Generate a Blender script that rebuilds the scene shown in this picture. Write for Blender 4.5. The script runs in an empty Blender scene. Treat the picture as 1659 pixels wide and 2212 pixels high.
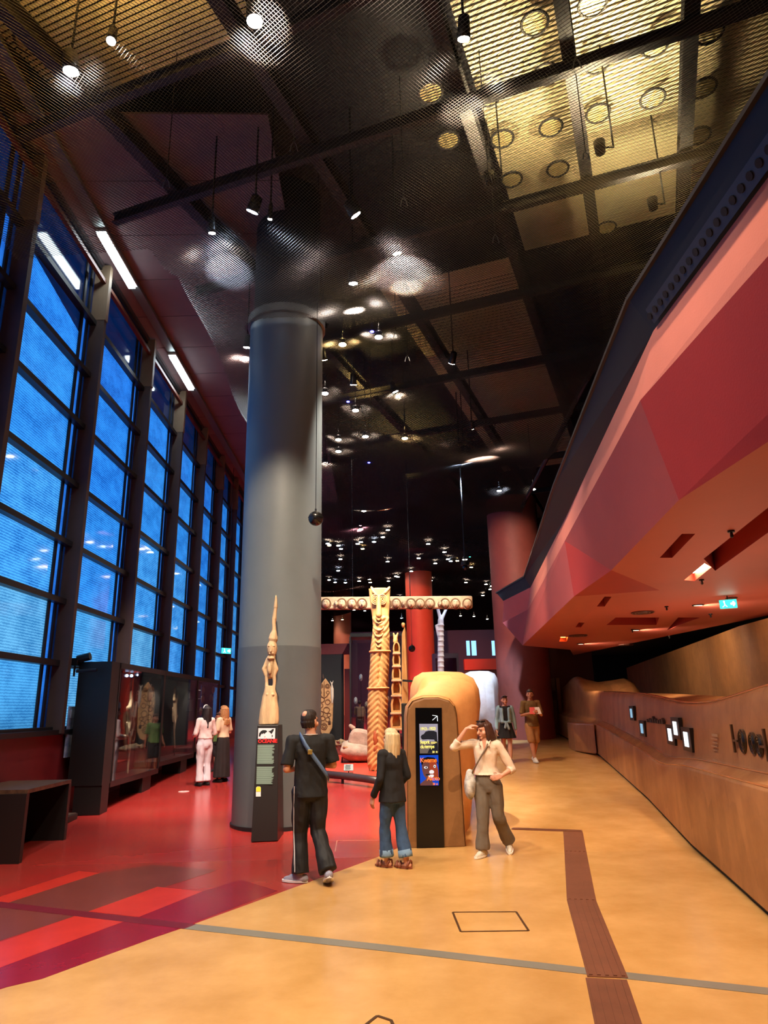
import bpy, bmesh, math, random
import numpy as np
from math import sin, cos, pi, radians, sqrt, atan2, hypot, tan
from mathutils import Vector, Matrix, Euler
random.seed(7)
SC = bpy.context.scene
COL = SC.collection
# ---------------------------------------------------------------- camera
FPX, FW, FH = 1480.0, 1659.0, 2212.0
CAMZ = 1.8
RM = (Matrix.Rotation(radians(-1.0), 3, 'Z') @ Matrix.Rotation(radians(106.0), 3, 'X') @ Matrix.Rotation(radians(-1.2), 3, 'Z'))
cd = bpy.data.cameras.new('camera'); cam = bpy.data.objects.new('camera', cd); COL.objects.link(cam)
cam.matrix_world = Matrix.Translation((0, 0, CAMZ)) @ RM.to_4x4()
cd.sensor_fit = 'HORIZONTAL'; cd.sensor_width = 36.0; cd.lens = FPX / FW * 36.0
cd.clip_start = 0.05; cd.clip_end = 300
SC.camera = cam
# ---------------------------------------------------------------- world, exposure
SC.view_settings.view_transform = 'Standard'; SC.view_settings.look = 'None'
SC.view_settings.gamma = 1.0; SC.view_settings.use_curve_mapping = False
SC.view_settings.exposure = 0.7
wd = bpy.data.worlds.new('dusk_sky'); SC.world = wd; wd.use_nodes = True
wd.node_tree.nodes['Background'].inputs[0].default_value = (0.22, 0.52, 0.90, 1)
wd.node_tree.nodes['Background'].inputs[1].default_value = 0.95
SC.cycles.max_bounces = 7; SC.cycles.diffuse_bounces = 4; SC.cycles.glossy_bounces = 3
SC.cycles.use_adaptive_sampling = True; SC.cycles.adaptive_threshold = 0.02
SC.cycles.transparent_max_bounces = 14; SC.cycles.transmission_bounces = 4
SC.cycles.sample_clamp_indirect = 4.0; SC.cycles.sample_clamp_direct = 0
SC.cycles.caustics_reflective = False; SC.cycles.caustics_refractive = False
SC.cycles.use_denoising = True

def area_light(name, loc, target, sx, sy, power, color):
    l = bpy.data.lights.new(name, 'AREA'); l.shape = 'RECTANGLE'; l.size = sx; l.size_y = sy
    l.energy = power; l.color = color
    o = bpy.data.objects.new(name, l); COL.objects.link(o); o.location = loc
    d = Vector(target) - Vector(loc); o.rotation_euler = d.to_track_quat('-Z', 'Y').to_euler()
    return o

# ---------------------------------------------------------------- pixel rays -> points
CP = Vector((0, 0, CAMZ))
def ray(px, py): return RM @ Vector(((px - FW / 2) / FPX, -(py - FH / 2) / FPX, -1.0))
def atY(px, py, Y): d = ray(px, py); return CP + d * (Y / d.y)
def atX(px, py, X): d = ray(px, py); return CP + d * (X / d.x)
def atZ(px, py, Z): d = ray(px, py); return CP + d * ((Z - CAMZ) / d.z)
RAMP, RY0 = 0.045, 9.5
def fz(y): return max(0.0, (y - RY0) * RAMP) if y < 40 else (40 - RY0) * RAMP
def onfloor(px, py):
    d = ray(px, py); p = CP + d * (-CAMZ / d.z)
    if p.y < RY0 and d.z < 0: return p
    return CP + d * ((CAMZ + RAMP * RY0) / (RAMP * d.y - d.z))

# ---------------------------------------------------------------- materials
MATS = {}
def lin(c):
    return tuple(((v / 255.0) / 12.92 if v / 255.0 <= .04045 else ((v / 255.0 + .055) / 1.055) ** 2.4) for v in c)
def mat(name, rgb, rough=.6, metal=0.0, var=0.0, vscale=3.0, bump=0.0, bscale=40.0, spec=.5, stretch=(1, 1, 1), emit=None, estr=0.0, coat=0.0, var_rgb=None, aniso=0):
    if name in MATS: return MATS[name]
    m = bpy.data.materials.new(name); m.use_nodes = True; MATS[name] = m
    nt = m.node_tree; b = nt.nodes['Principled BSDF']; N = nt.nodes.new; L = nt.links.new
    c = lin(rgb) + (1,)
    b.inputs['Base Color'].default_value = c; b.inputs['Roughness'].default_value = rough
    b.inputs['Metallic'].default_value = metal; b.inputs['Specular IOR Level'].default_value = spec
    b.inputs['Coat Weight'].default_value = coat; b.inputs['Coat Roughness'].default_value = .15
    if emit:
        b.inputs['Emission Color'].default_value = lin(emit) + (1,); b.inputs['Emission Strength'].default_value = estr
    if var or bump:
        tc = N('ShaderNodeTexCoord'); mp = N('ShaderNodeMapping'); mp.inputs['Scale'].default_value = stretch
        L(tc.outputs['Object'], mp.inputs['Vector'])
        if var:
            n = N('ShaderNodeTexNoise'); n.inputs['Scale'].default_value = vscale; n.inputs['Detail'].default_value = 6
            n.inputs['Roughness'].default_value = .65
            L(mp.outputs[0], n.inputs['Vector'])
            r = N('ShaderNodeValToRGB'); r.color_ramp.elements[0].position = .3; r.color_ramp.elements[1].position = .7
            lo = tuple(v * (1 - var) for v in c[:3]) + (1,)
            hi = (lin(var_rgb) + (1,)) if var_rgb else tuple(min(1, v * (1 + var)) for v in c[:3]) + (1,)
            r.color_ramp.elements[0].color = lo; r.color_ramp.elements[1].color = hi
            L(n.outputs['Fac'], r.inputs[0]); L(r.outputs[0], b.inputs['Base Color'])
        if bump:
            n2 = N('ShaderNodeTexNoise'); n2.inputs['Scale'].default_value = bscale; n2.inputs['Detail'].default_value = 4
            L(mp.outputs[0], n2.inputs['Vector'])
            bp = N('ShaderNodeBump'); bp.inputs['Strength'].default_value = bump; bp.inputs['Distance'].default_value = .02
            L(n2.outputs['Fac'], bp.inputs['Height']); L(bp.outputs[0], b.inputs['Normal'])
    return m
def emis(name, rgb, s):
    if name in MATS: return MATS[name]
    m = bpy.data.materials.new(name); m.use_nodes = True; MATS[name] = m
    nt = m.node_tree; nt.nodes.remove(nt.nodes['Principled BSDF'])
    e = nt.nodes.new('ShaderNodeEmission'); e.inputs[0].default_value = lin(rgb) + (1,); e.inputs[1].default_value = s
    nt.links.new(e.outputs[0], nt.nodes['Material Output'].inputs[0]); return m
def schlick(nt, f0):
    lw = nt.nodes.new('ShaderNodeLayerWeight'); lw.inputs[0].default_value = .5
    p = nt.nodes.new('ShaderNodeMath'); p.operation = 'POWER'; p.inputs[1].default_value = 5.0
    a = nt.nodes.new('ShaderNodeMath'); a.operation = 'MULTIPLY_ADD'; a.inputs[1].default_value = 1 - f0; a.inputs[2].default_value = f0
    nt.links.new(lw.outputs['Facing'], p.inputs[0]); nt.links.new(p.outputs[0], a.inputs[0]); return a
def glass_mat(name, tint=(240, 245, 250), refl=1.0, haze=0.0):
    if name in MATS: return MATS[name]
    m = bpy.data.materials.new(name); m.use_nodes = True; MATS[name] = m
    nt = m.node_tree; nt.nodes.remove(nt.nodes['Principled BSDF']); N = nt.nodes.new; L = nt.links.new
    t = N('ShaderNodeBsdfTransparent'); t.inputs[0].default_value = lin(tint) + (1,)
    g = N('ShaderNodeBsdfGlossy'); g.inputs['Roughness'].default_value = .02
    f = schlick(nt, .05)
    mu = N('ShaderNodeMath'); mu.operation = 'MULTIPLY_ADD'; mu.inputs[1].default_value = refl; mu.inputs[2].default_value = .03; mu.use_clamp = True
    mx = N('ShaderNodeMixShader')
    L(f.outputs[0], mu.inputs[0]); L(mu.outputs[0], mx.inputs[0]); L(t.outputs[0], mx.inputs[1]); L(g.outputs[0], mx.inputs[2])
    out = mx.outputs[0]
    if haze:
        d = N('ShaderNodeBsdfDiffuse'); d.inputs[0].default_value = (.8, .8, .82, 1); m2 = N('ShaderNodeMixShader'); m2.inputs[0].default_value = haze
        L(out, m2.inputs[1]); L(d.outputs[0], m2.inputs[2]); out = m2.outputs[0]
    L(out, nt.nodes['Material Output'].inputs[0]); return m
def pane_mat(name, lo, hi, stripes=True, gloss=.1):
    """back-lit textured pane: translucent with a fine horizontal weave, and a glossy surface"""
    if name in MATS: return MATS[name]
    m = bpy.data.materials.new(name); m.use_nodes = True; MATS[name] = m
    nt = m.node_tree; nt.nodes.remove(nt.nodes['Principled BSDF']); N = nt.nodes.new; L = nt.links.new
    tc = N('ShaderNodeTexCoord')
    n = N('ShaderNodeTexNoise'); n.inputs['Scale'].default_value = 1.3; n.inputs['Detail'].default_value = 9; n.inputs['Roughness'].default_value = .7
    mp = N('ShaderNodeMapping'); mp.inputs['Scale'].default_value = (1, 1, 1.6); L(tc.outputs['Object'], mp.inputs[0]); L(mp.outputs[0], n.inputs['Vector'])
    w = N('ShaderNodeTexWave'); w.bands_direction = 'Z'; w.inputs['Scale'].default_value = 7.0; w.inputs['Distortion'].default_value = 2.5
    w.inputs['Detail'].default_value = 3; w.inputs['Detail Scale'].default_value = 3
    L(tc.outputs['Object'], w.inputs['Vector'])
    a = N('ShaderNodeMath'); a.operation = 'MULTIPLY_ADD'; a.inputs[1].default_value = .3 if stripes else .05; L(w.outputs['Fac'], a.inputs[0]); L(n.outputs['Fac'], a.inputs[2])
    r = N('ShaderNodeValToRGB'); r.color_ramp.elements[0].position = .4; r.color_ramp.elements[1].position = .85
    r.color_ramp.elements[0].color = tuple(lo) + (1,); r.color_ramp.elements[1].color = tuple(hi) + (1,)
    L(a.outputs[0], r.inputs[0])
    t = N('ShaderNodeBsdfTranslucent'); L(r.outputs[0], t.inputs[0])
    g = N('ShaderNodeBsdfGlossy'); g.inputs['Roughness'].default_value = .06
    f = schlick(nt, .03)
    mx = N('ShaderNodeMixShader'); L(f.outputs[0], mx.inputs[0]); L(t.outputs[0], mx.inputs[1]); L(g.outputs[0], mx.inputs[2])
    L(mx.outputs[0], nt.nodes['Material Output'].inputs[0]); return m

# ---------------------------------------------------------------- mesh builder
OFF = {}
class MB:
    def __init__(s): s.v = []; s.f = []; s.mi = []; s.cur = 0
    def add(s, vs, fs):
        o = len(s.v); s.v += [tuple(p) for p in vs]; s.f += [tuple(i + o for i in f) for f in fs]; s.mi += [s.cur] * len(fs); return s
    def box(s, c, d, rz=0.0, M=None):
        x, y, z = d[0] / 2, d[1] / 2, d[2] / 2
        vs = [Vector((a, b, e)) for a in (-x, x) for b in (-y, y) for e in (-z, z)]
        R = M if M is not None else Matrix.Rotation(rz, 3, 'Z')
        vs = [R @ p + Vector(c) for p in vs]
        return s.add(vs, [(0, 1, 3, 2), (4, 6, 7, 5), (0, 4, 5, 1), (2, 3, 7, 6), (0, 2, 6, 4), (1, 5, 7, 3)])
    def box2(s, a, b):
        return s.box([(a[i] + b[i]) / 2 for i in range(3)], [abs(b[i] - a[i]) for i in range(3)])
    def bar(s, p0, p1, w, h, up=(0, 0, 1)):
        p0, p1 = Vector(p0), Vector(p1); d = (p1 - p0); L = d.length; d.normalize(); up = Vector(up)
        x = d.cross(up)
        if x.length < 1e-4: x = d.cross(Vector((1, 0, 0)))
        x.normalize(); z = x.cross(d); M = Matrix((x, d, z)).transposed()
        return s.box((p0 + p1) / 2, (w, L, h), M=M)
    def loft(s, rings, cap=True, closed=True):
        n = len(rings[0]); vs = [p for r in rings for p in r]; fs = []
        m = n if closed else n - 1
        for i in range(len(rings) - 1):
            for j in range(m):
                a = i * n + j; b = i * n + (j + 1) % n
                fs.append((a, b, b + n, a + n))
        if cap and closed:
            fs.append(tuple(range(n - 1, -1, -1))); fs.append(tuple((len(rings) - 1) * n + j for j in range(n)))
        return s.add(vs, fs)
    def tube(s, pts, rad, n=8, cap=True):
        pts = [Vector(p) for p in pts]; rings = []
        if not hasattr(rad, '__len__'): rad = [rad] * len(pts)
        prev = None
        for i, p in enumerate(pts):
            d = (pts[min(i + 1, len(pts) - 1)] - pts[max(i - 1, 0)]).normalized()
            if prev is None:
                x = d.cross(Vector((0, 0, 1)))
                if x.length < 1e-3: x = Vector((1, 0, 0))
            else: x = prev - d * prev.dot(d)
            x.normalize(); prev = x; y = d.cross(x)
            rings.append([p + (x * cos(2 * pi * k / n) + y * sin(2 * pi * k / n)) * rad[i] for k in range(n)])
        return s.loft(rings, cap)
    def cyl(s, p0, p1, r0, r1=None, n=16): return s.tube([p0, p1], [r0, r0 if r1 is None else r1], n)
    def ell(s, c, r, R=None, nu=12, nv=8):
        if not hasattr(r, '__len__'): r = (r, r, r)
        vs = [Vector((0, 0, -r[2]))]
        for i in range(1, nv):
            t = -pi / 2 + pi * i / nv
            vs += [Vector((r[0] * cos(t) * cos(2 * pi * k / nu), r[1] * cos(t) * sin(2 * pi * k / nu), r[2] * sin(t))) for k in range(nu)]
        vs.append(Vector((0, 0, r[2]))); fs = []
        for k in range(nu): fs.append((0, 1 + (k + 1) % nu, 1 + k))
        for i in range(nv - 2):
            for k in range(nu):
                a = 1 + i * nu + k; b = 1 + i * nu + (k + 1) % nu; fs.append((a, b, b + nu, a + nu))
        t = len(vs) - 1
        for k in range(nu): fs.append((1 + (nv - 2) * nu + k, 1 + (nv - 2) * nu + (k + 1) % nu, t))
        if R is not None: vs = [R @ p for p in vs]
        c = Vector(c); return s.add([p + c for p in vs], fs)
    def cap(s, p0, p1, r0, r1, n=12):
        p0, p1 = Vector(p0), Vector(p1); d = p1 - p0; L = d.length
        if L < 1e-5: return s.ell(p0, max(r0, r1))
        d /= L; pts = []; rr = []
        for a in (80, 60, 35, 0): pts.append(p0 - d * r0 * sin(radians(a))); rr.append(r0 * cos(radians(a)))
        for a in (0, 35, 60, 80): pts.append(p1 + d * r1 * sin(radians(a))); rr.append(r1 * cos(radians(a)))
        return s.tube(pts, rr, n)
    def torus(s, c, R, r, M=None, n=20, m=8, sx=1.0, sy=1.0):
        vs = []; c = Vector(c)
        for i in range(n):
            a = 2 * pi * i / n
            for j in range(m):
                b = 2 * pi * j / m; p = Vector(((R * sx + r * cos(b)) * cos(a), (R * sy + r * cos(b)) * sin(a), r * sin(b)))
                vs.append((M @ p if M is not None else p) + c)
        fs = [(i * m + j, ((i + 1) % n) * m + j, ((i + 1) % n) * m + (j + 1) % m, i * m + (j + 1) % m) for i in range(n) for j in range(m)]
        return s.add(vs, fs)
    def prism(s, poly, z0, z1):
        n = len(poly); vs = [(p[0], p[1], z0) for p in poly] + [(p[0], p[1], z1) for p in poly]
        return s.add(vs, [tuple(range(n - 1, -1, -1)), tuple(range(n, 2 * n))] + [(i, (i + 1) % n, n + (i + 1) % n, n + i) for i in range(n)])
    def build(s, name, m=None, parent=None, smooth=False, props=None, bevel=0.0):
        me = bpy.data.meshes.new(name); off = OFF.get(parent.name, Vector((0, 0, 0))) if parent else Vector((0, 0, 0))
        me.from_pydata([(p[0] - off.x, p[1] - off.y, p[2] - off.z) for p in s.v], [], s.f)
        for k in (m if isinstance(m, (list, tuple)) else [m]):
            if k: me.materials.append(k)
        if isinstance(m, (list, tuple)): me.polygons.foreach_set('material_index', s.mi)
        if smooth: me.polygons.foreach_set('use_smooth', [True] * len(me.polygons))
        me.update()
        bm = bmesh.new(); bm.from_mesh(me); bmesh.ops.recalc_face_normals(bm, faces=bm.faces); bm.to_mesh(me); bm.free()
        o = bpy.data.objects.new(name, me); COL.objects.link(o)
        if bevel:
            bv = o.modifiers.new('bevel', 'BEVEL'); bv.width = bevel; bv.segments = 2; bv.limit_method = 'ANGLE'
        if parent: o.parent = parent; OFF[o.name] = off
        else: OFF[o.name] = Vector((0, 0, 0))
        if props:
            for k, v in props.items(): o[k] = v
        return o
def tag(o, label=None, cat=None, group=None, kind=None):
    if label: o['label'] = label
    if cat: o['category'] = cat
    if group: o['group'] = group
    if kind: o['kind'] = kind
    return o
def thing(name, label, cat, loc=(0, 0, 0), group=None, kind=None):
    o = bpy.data.objects.new(name, None); COL.objects.link(o); o.location = loc; o.empty_display_size = .1
    OFF[o.name] = Vector(loc); return tag(o, label, cat, group, kind)
def struct(o, label, cat='structure'):
    return tag(o, label, cat, None, 'structure')
def remeshed(mb, voxel, name, m, parent=None, smooth_it=3, props=None, folds=0.0):
    """one continuous skin over the builder's overlapping solids"""
    o = mb.build(name + '_src', m, None)
    r = o.modifiers.new('r', 'REMESH'); r.mode = 'VOXEL'; r.voxel_size = voxel; r.use_smooth_shade = True
    if smooth_it:
        q = o.modifiers.new('s', 'SMOOTH'); q.factor = .5; q.iterations = smooth_it
    dg = bpy.context.evaluated_depsgraph_get(); me = bpy.data.meshes.new_from_object(o.evaluated_get(dg))
    bpy.data.objects.remove(o)
    if folds:
        from mathutils import noise
        co = np.empty(len(me.vertices) * 3, np.float32); me.vertices.foreach_get('co', co); co = co.reshape(-1, 3)
        nr = np.empty(len(me.vertices) * 3, np.float32); me.vertices.foreach_get('normal', nr); nr = nr.reshape(-1, 3)
        d = np.array([noise.noise((p[0] * 9 + p[2] * 3, p[1] * 9 - p[2] * 2, p[2] * 5.5)) + .6 * noise.noise((p[0] * 20, p[1] * 20, p[2] * 11 + p[0] * 8)) for p in co.tolist()], np.float32)
        co += nr * (d * folds)[:, None]; me.vertices.foreach_set('co', co.ravel())
    off = OFF.get(parent.name, Vector((0, 0, 0))) if parent else Vector((0, 0, 0))
    me.transform(Matrix.Translation(-off)); me.name = name
    if not me.materials: me.materials.append(m)
    me.polygons.foreach_set('use_smooth', [True] * len(me.polygons))
    n = bpy.data.objects.new(name, me); COL.objects.link(n)
    if parent: n.parent = parent
    OFF[n.name] = off
    if props:
        for k, v in props.items(): n[k] = v
    return n
def copy_tree(o, parent=None):
    c = o.copy(); COL.objects.link(c); c.parent = parent
    if o.name in OFF: OFF[c.name] = OFF[o.name]
    for ch in list(o.children): copy_tree(ch, c)
    return c
def text(s, name, size, M, m, parent, align='LEFT', ext=.001, sp=1.0, bold=0.0):
    cu = bpy.data.curves.new(name, 'FONT'); cu.body = s; cu.size = size; cu.align_x = align; cu.extrude = ext; cu.space_character = sp; cu.offset = bold
    cu.resolution_u = 2
    t = bpy.data.objects.new(name + '_src', cu); COL.objects.link(t)
    dg = bpy.context.evaluated_depsgraph_get(); me = bpy.data.meshes.new_from_object(t.evaluated_get(dg)); bpy.data.objects.remove(t)
    off = OFF.get(parent.name, Vector((0, 0, 0)))
    me.transform(Matrix.Translation(-off) @ M); me.materials.clear(); me.materials.append(m)
    o = bpy.data.objects.new(name, me); COL.objects.link(o); o.parent = parent; OFF[o.name] = off; return o
def frame(origin, xdir, ydir):
    x = Vector(xdir).normalized(); y = Vector(ydir); y = (y - x * y.dot(x)).normalized(); z = x.cross(y)
    M = Matrix((x, y, z)).transposed().to_4x4(); M.translation = Vector(origin); return M
def lerp(a, b, t): return a + (b - a) * t
def interp(tab, y):
    if y <= tab[0][0]: return tab[0][1]
    for (a, u), (b, w) in zip(tab, tab[1:]):
        if y <= b: return u + (w - u) * (y - a) / (b - a)
    return tab[-1][1]
# ================================================================ STRUCTURE
M_RED = mat('red_floor', (184, 44, 42), .22, var=.25, vscale=1.2, var_rgb=(158, 56, 48))
M_YEL = mat('ochre_floor', (206, 154, 86), .24, var=.16, vscale=1.4, var_rgb=(216, 168, 104))
M_BLACK = mat('black_paint', (12, 11, 12), .6, bump=.05, bscale=80)
M_DARK = mat('dark_brown_ceiling', (62, 50, 50), .75, var=.15, vscale=2)
M_VOID = mat('black_wall', (20, 18, 22), .8)
M_STEEL = mat('dark_steel', (46, 44, 46), .45, metal=.6, var=.1)
M_POST = mat('brown_post', (74, 58, 50), .6, var=.15, vscale=2, bump=.05)
M_REDWALL = mat('dark_red_wall', (112, 28, 30), .55, var=.12, vscale=2)
FB = [(3.6, -6.0), (4.6, -4.4), (5.1, -3.3), (5.45, -2.61), (6.74, -1.71), (9.65, .08), (10.2, .42), (10.6, .9), (12, 1.3), (16, 2.2), (20, 2.9), (26, 3.6), (40, 5), (62, 8)]
WB = [(-6, .9), (1, 2.2), (4.5, 2.9), (6.5, 3.3), (7.95, 3.63), (12.9, 4.72), (19.4, 5.95), (26, 6.6), (62, 14)]
def strip_floor(name, xl, xr, ys, m, dz=0.0):
    b = MB(); vs = []; fs = []
    for y in ys: vs += [(xl(y), y, fz(y) + dz), (xr(y), y, fz(y) + dz), (xr(y), y, fz(y) - .12), (xl(y), y, fz(y) - .12)]
    for i in range(len(ys) - 1):
        for k in range(4):
            a = 4 * i + k; c = 4 * i + (k + 1) % 4; fs.append((a, c, c + 4, a + 4))
    fs += [(3, 2, 1, 0), tuple(4 * (len(ys) - 1) + k for k in range(4))]
    b.add(vs, fs); return b.build(name, m)
YS = sorted(set([3.6, 4.0, 4.6, 5.1, 5.45, 6, 6.74, 8, 9.65, 10.2, 10.6] + [9.5 + .5 * i for i in range(14)] + [17, 18, 20, 23, 26, 30, 35, 40, 50, 62]))
floor = strip_floor('floor', lambda y: interp(FB, y), lambda y: 15.95, [-6.0] + YS, M_YEL)
struct(floor, 'polished ochre yellow floor of the right-hand passage', 'floor')
floor_red = strip_floor('floor_red', lambda y: -6.2, lambda y: interp(FB, y), YS, M_RED)
struct(floor_red, 'polished red floor of the exhibition hall beside the windows', 'floor')
def inlay(name, px, m, parent, h=.002):
    b = MB(); P = [onfloor(*p) for p in px]; n = len(P)
    vs = [(p.x, p.y, p.z + h) for p in P] + [(p.x, p.y, p.z - .02) for p in P]
    b.add(vs, [tuple(range(n)), tuple(range(2 * n - 1, n - 1, -1))] + [(i, (i + 1) % n, n + (i + 1) % n, n + i) for i in range(n)])
    return b.build(name, m, parent)
M_ORG = mat('orange_red_inlay', (196, 52, 40), .24, var=.1, vscale=2)
M_CRI = mat('crimson_inlay', (136, 22, 38), .24, var=.12, vscale=2)
M_BRN = mat('brown_red_inlay', (118, 56, 48), .24, var=.12, vscale=2)
inlay('inlay', [(-160, 1990), (170, 1882), (215, 1886), (-160, 2008)], M_ORG, floor_red)
inlay('inlay', [(192, 1969), (340, 1916), (437, 1926), (300, 1981)], M_ORG, floor_red)
inlay('inlay', [(-160, 2092), (165, 1978), (270, 1990), (-160, 2150)], M_ORG, floor_red, .0024)
inlay('inlay', [(-160, 2150), (270, 1990), (437, 1926), (520, 1900), (600, 1925), (395, 2003), (90, 2115), (0, 2136), (-160, 2160)], M_CRI, floor_red, .0016)
inlay('inlay', [(-160, 2008), (215, 1886), (330, 1868), (470, 1880), (192, 1969), (-160, 2085)], M_BRN, floor_red, .0013)
inlay('joint_strip', [(-160, 1930), (-160, 1942), (398, 2007), (425, 1997)], mat('crimson_joint', (110, 26, 34), .3), floor_red, .003)
inlay('joint_strip', [(425, 1997), (398, 2007), (830, 2055), (1290, 2108), (1800, 2165), (1800, 2150), (1290, 2094), (830, 2041)], mat('grey_joint', (128, 124, 112), .35, var=.1), floor, .003)
# floor hatch: four dark frame bars let into the floor
hp = [onfloor(*p) for p in ((978, 1971), (1115, 1970), (1142, 2011), (995, 2013))]
ln_ = [onfloor(*p) for p in ((724, 1840), (728, 1816), (832, 1815))]
for i in range(2):
    b = MB(); b.bar(ln_[i] + Vector((0, 0, .002)), ln_[i + 1] + Vector((0, 0, .002)), .012, .004); b.build('hatch_line', mat('pale_line', (190, 130, 110), .4), floor_red)
M_BRONZE = mat('bronze_frame', (96, 66, 40), .4, metal=.5)
for i in range(4):
    b = MB(); b.bar(hp[i] + Vector((0, 0, .001)), hp[(i + 1) % 4] + Vector((0, 0, .001)), .018, .006); b.build('hatch_frame', M_BRONZE, floor)
h2 = [onfloor(*p) for p in ((770, 2230), (815, 2195), (845, 2205), (860, 2240))]
for i in range(3):
    b = MB(); b.bar(h2[i] + Vector((0, 0, .001)), h2[i + 1] + Vector((0, 0, .001)), .02, .006); b.build('hatch_frame', M_BRONZE, floor)
# tactile guide strip: long board pieces with raised ribs
M_TAC = mat('tactile_brown', (116, 72, 52), .45, var=.15, vscale=5)
def tactile(p0, p1, w, nr, name='tactile_board'):
    p0, p1 = Vector(p0), Vector(p1); d = (p1 - p0).normalized(); nrm = Vector((d.y, -d.x, 0))
    b = MB(); b.bar(p0 + Vector((0, 0, .003)), p1 + Vector((0, 0, .003)), w, .008); o = b.build(name, M_TAC, floor)
    for k in range(nr):
        q = nrm * (w * ((k + .5) / nr - .5)); b = MB(); z = Vector((0, 0, .009))
        b.bar(p0 + q + z + d * .02, p1 + q + z - d * .02, w / nr * .45, .006); b.build('rib', M_TAC, o)
def G(x, y): return (x, y, fz(y))
sa = Vector(G(2.78, 10.60)); sb_ = Vector(G(1.93, 7.27)); sc_ = Vector(G(1.555, 5.36)); sd = Vector(G(1.0, 2.9))
tactile(sa, G(2.50, 9.5), .27, 5); tactile(G(2.50, 9.5), sb_, .27, 5); tactile(sb_, sc_, .27, 5); tactile(Vector(sc_) + Vector((-.02, -.03, 0)), sd, .27, 5)
tactile(G(1.97, 10.93), G(2.93, 10.66), .13, 2)
# ---------------- outer shell
b = MB(); b.box2((-6.4, -6.2, 11.9), (16, 64, 12.2)); ceil = b.build('ceiling', M_VOID); struct(ceil, 'black ceiling slab high above the hall', 'ceiling')
b = MB(); b.box2((-6.4, -6.4, -.2), (16, -6.1, 12)); struct(b.build('wall_back', M_DARK), 'dark wall behind the viewer', 'wall')
b = MB(); b.box2((-6.4, 62, -.2), (16, 62.3, 12)); struct(b.build('wall_far', mat('far_wall', (58, 44, 66), .8)), 'dark purple wall at the far end of the hall', 'wall')
b = MB(); b.box2((15.8, -6.2, -.2), (16.1, 62, 12)); struct(b.build('wall_right', M_VOID), 'black wall behind the mezzanine', 'wall')
b = MB(); b.box2((-6.1, -6.2, -.2), (-5.5, 62, 1.5)); wl = b.build('wall_left', M_REDWALL); struct(wl, 'low dark red wall below the window sill', 'wall')
b = MB(); b.box2((-5.95, -6.2, 10.75), (-5.5, 62, 12)); struct(b.build('wall_upper', M_DARK), 'dark wall strip above the windows', 'wall')
b = MB(); b.box2((-6.2, 33.2, 1.5), (-5.6, 62, 11)); struct(b.build('wall_left_far', M_VOID), 'dark wall beyond the last window', 'wall')
b = MB(); b.box2((-6.2, -6.2, 1.5), (-5.6, 3.6, 11)); struct(b.build('wall_left_near', M_VOID), 'dark wall before the first window', 'wall')
b = MB(); b.box2((-6.0, 3.6, 1.48), (-5.42, 33.2, 1.56)); struct(b.build('trim_1', M_STEEL), 'steel window sill along the left wall', 'sill')
# ---------------- windows (one structure per bay, between posts)
PY = [3.6, 6.55, 9.46, 12.42, 15.40, 18.28, 20.98, 23.6, 26.2, 28.8, 31.0, 33.2]
ZR = [1.56, 2.68, 3.76, 4.82, 5.95, 7.15, 8.26, 9.42, 10.72]
blues = [((.03, .18, .42), (.30, .72, .98)), ((.03, .17, .42), (.16, .56, .95)), ((.02, .13, .40), (.12, .50, .95)), ((.015, .10, .36), (.10, .42, .9))]
lows = [((.08, .28, .46), (.34, .72, .86)), ((.10, .30, .44), (.55, .80, .82))]
PM = [pane_mat('blue_pane_%d' % i, *c) for i, c in enumerate(blues)]; PLOW = [pane_mat('pale_pane_%d' % i, *c) for i, c in enumerate(lows)]
P_DARK = pane_mat('dark_glass', (.004, .012, .04), (.01, .03, .09), False)
P_SLIT = pane_mat('slit_glass', (.05, .2, .55), (.12, .4, .85), False)
for i in range(len(PY) - 1):
    y0, y1 = PY[i] + .05, PY[i + 1] - .05
    wN = thing('window_%d' % (i + 1), 'tall window bay of blue back-lit panes, bay %d along the left wall' % (i + 1), 'window', (-5.66, y0, 1.56), kind='structure')
    vis = 1 <= i <= 8
    for z in ZR:
        b = MB(); b.box2((-5.67, y0, z - .05), (-5.53, y1, z + .05)); b.build('rail', M_STEEL, wN)
    for r in range(8):
        z0, z1 = ZR[r], ZR[r + 1]
        ye = y1 - .46
        pm = P_DARK if r == 7 else (PLOW[(i + r) % 2] if (r <= 1 and i < 5) else PM[min(3, max(0, r - 2) // 2 + (1 if i % 3 == 0 else 0))])
        b = MB(); top = z1
        b.add([(-5.66, y0, z0), (-5.66, ye, z0), (-5.66, ye, top - (.45 if r == 6 and i < 3 else 0)), (-5.66, y0, top)], [(0, 1, 2, 3)])
        b.build('pane', pm, wN)
        if r == 6 and i < 3:
            b = MB(); b.add([(-5.67, y0, top), (-5.67, ye, top - .45), (-5.67, ye, top)], [(0, 1, 2)]); b.build('pane', P_DARK, wN)
        b = MB(); b.add([(-5.66, ye + .08, z0), (-5.66, ye + .24, z0), (-5.66, ye + .24, z1), (-5.66, ye + .08, z1)], [(0, 1, 2, 3)]); b.build('slit_pane', P_SLIT if r < 7 else P_DARK, wN)
        b = MB(); b.add([(-5.66, ye + .32, z0), (-5.66, y1, z0), (-5.66, y1, z1), (-5.66, ye + .32, z1)], [(0, 1, 2, 3)]); b.build('edge_pane', P_DARK, wN)
    for yy, w in ((y1 - .46, .08), (y1 - .22, .08)):
        b = MB(); b.box2((-5.69, yy, 1.56), (-5.63, yy + w, 10.72)); b.build('mullion', M_STEEL, wN)
M_POSTT = mat('lit_brown_post', (120, 98, 76), .6, var=.15, vscale=2, bump=.05)  # paler copy of the post brown, lamp light put into the colour
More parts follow.
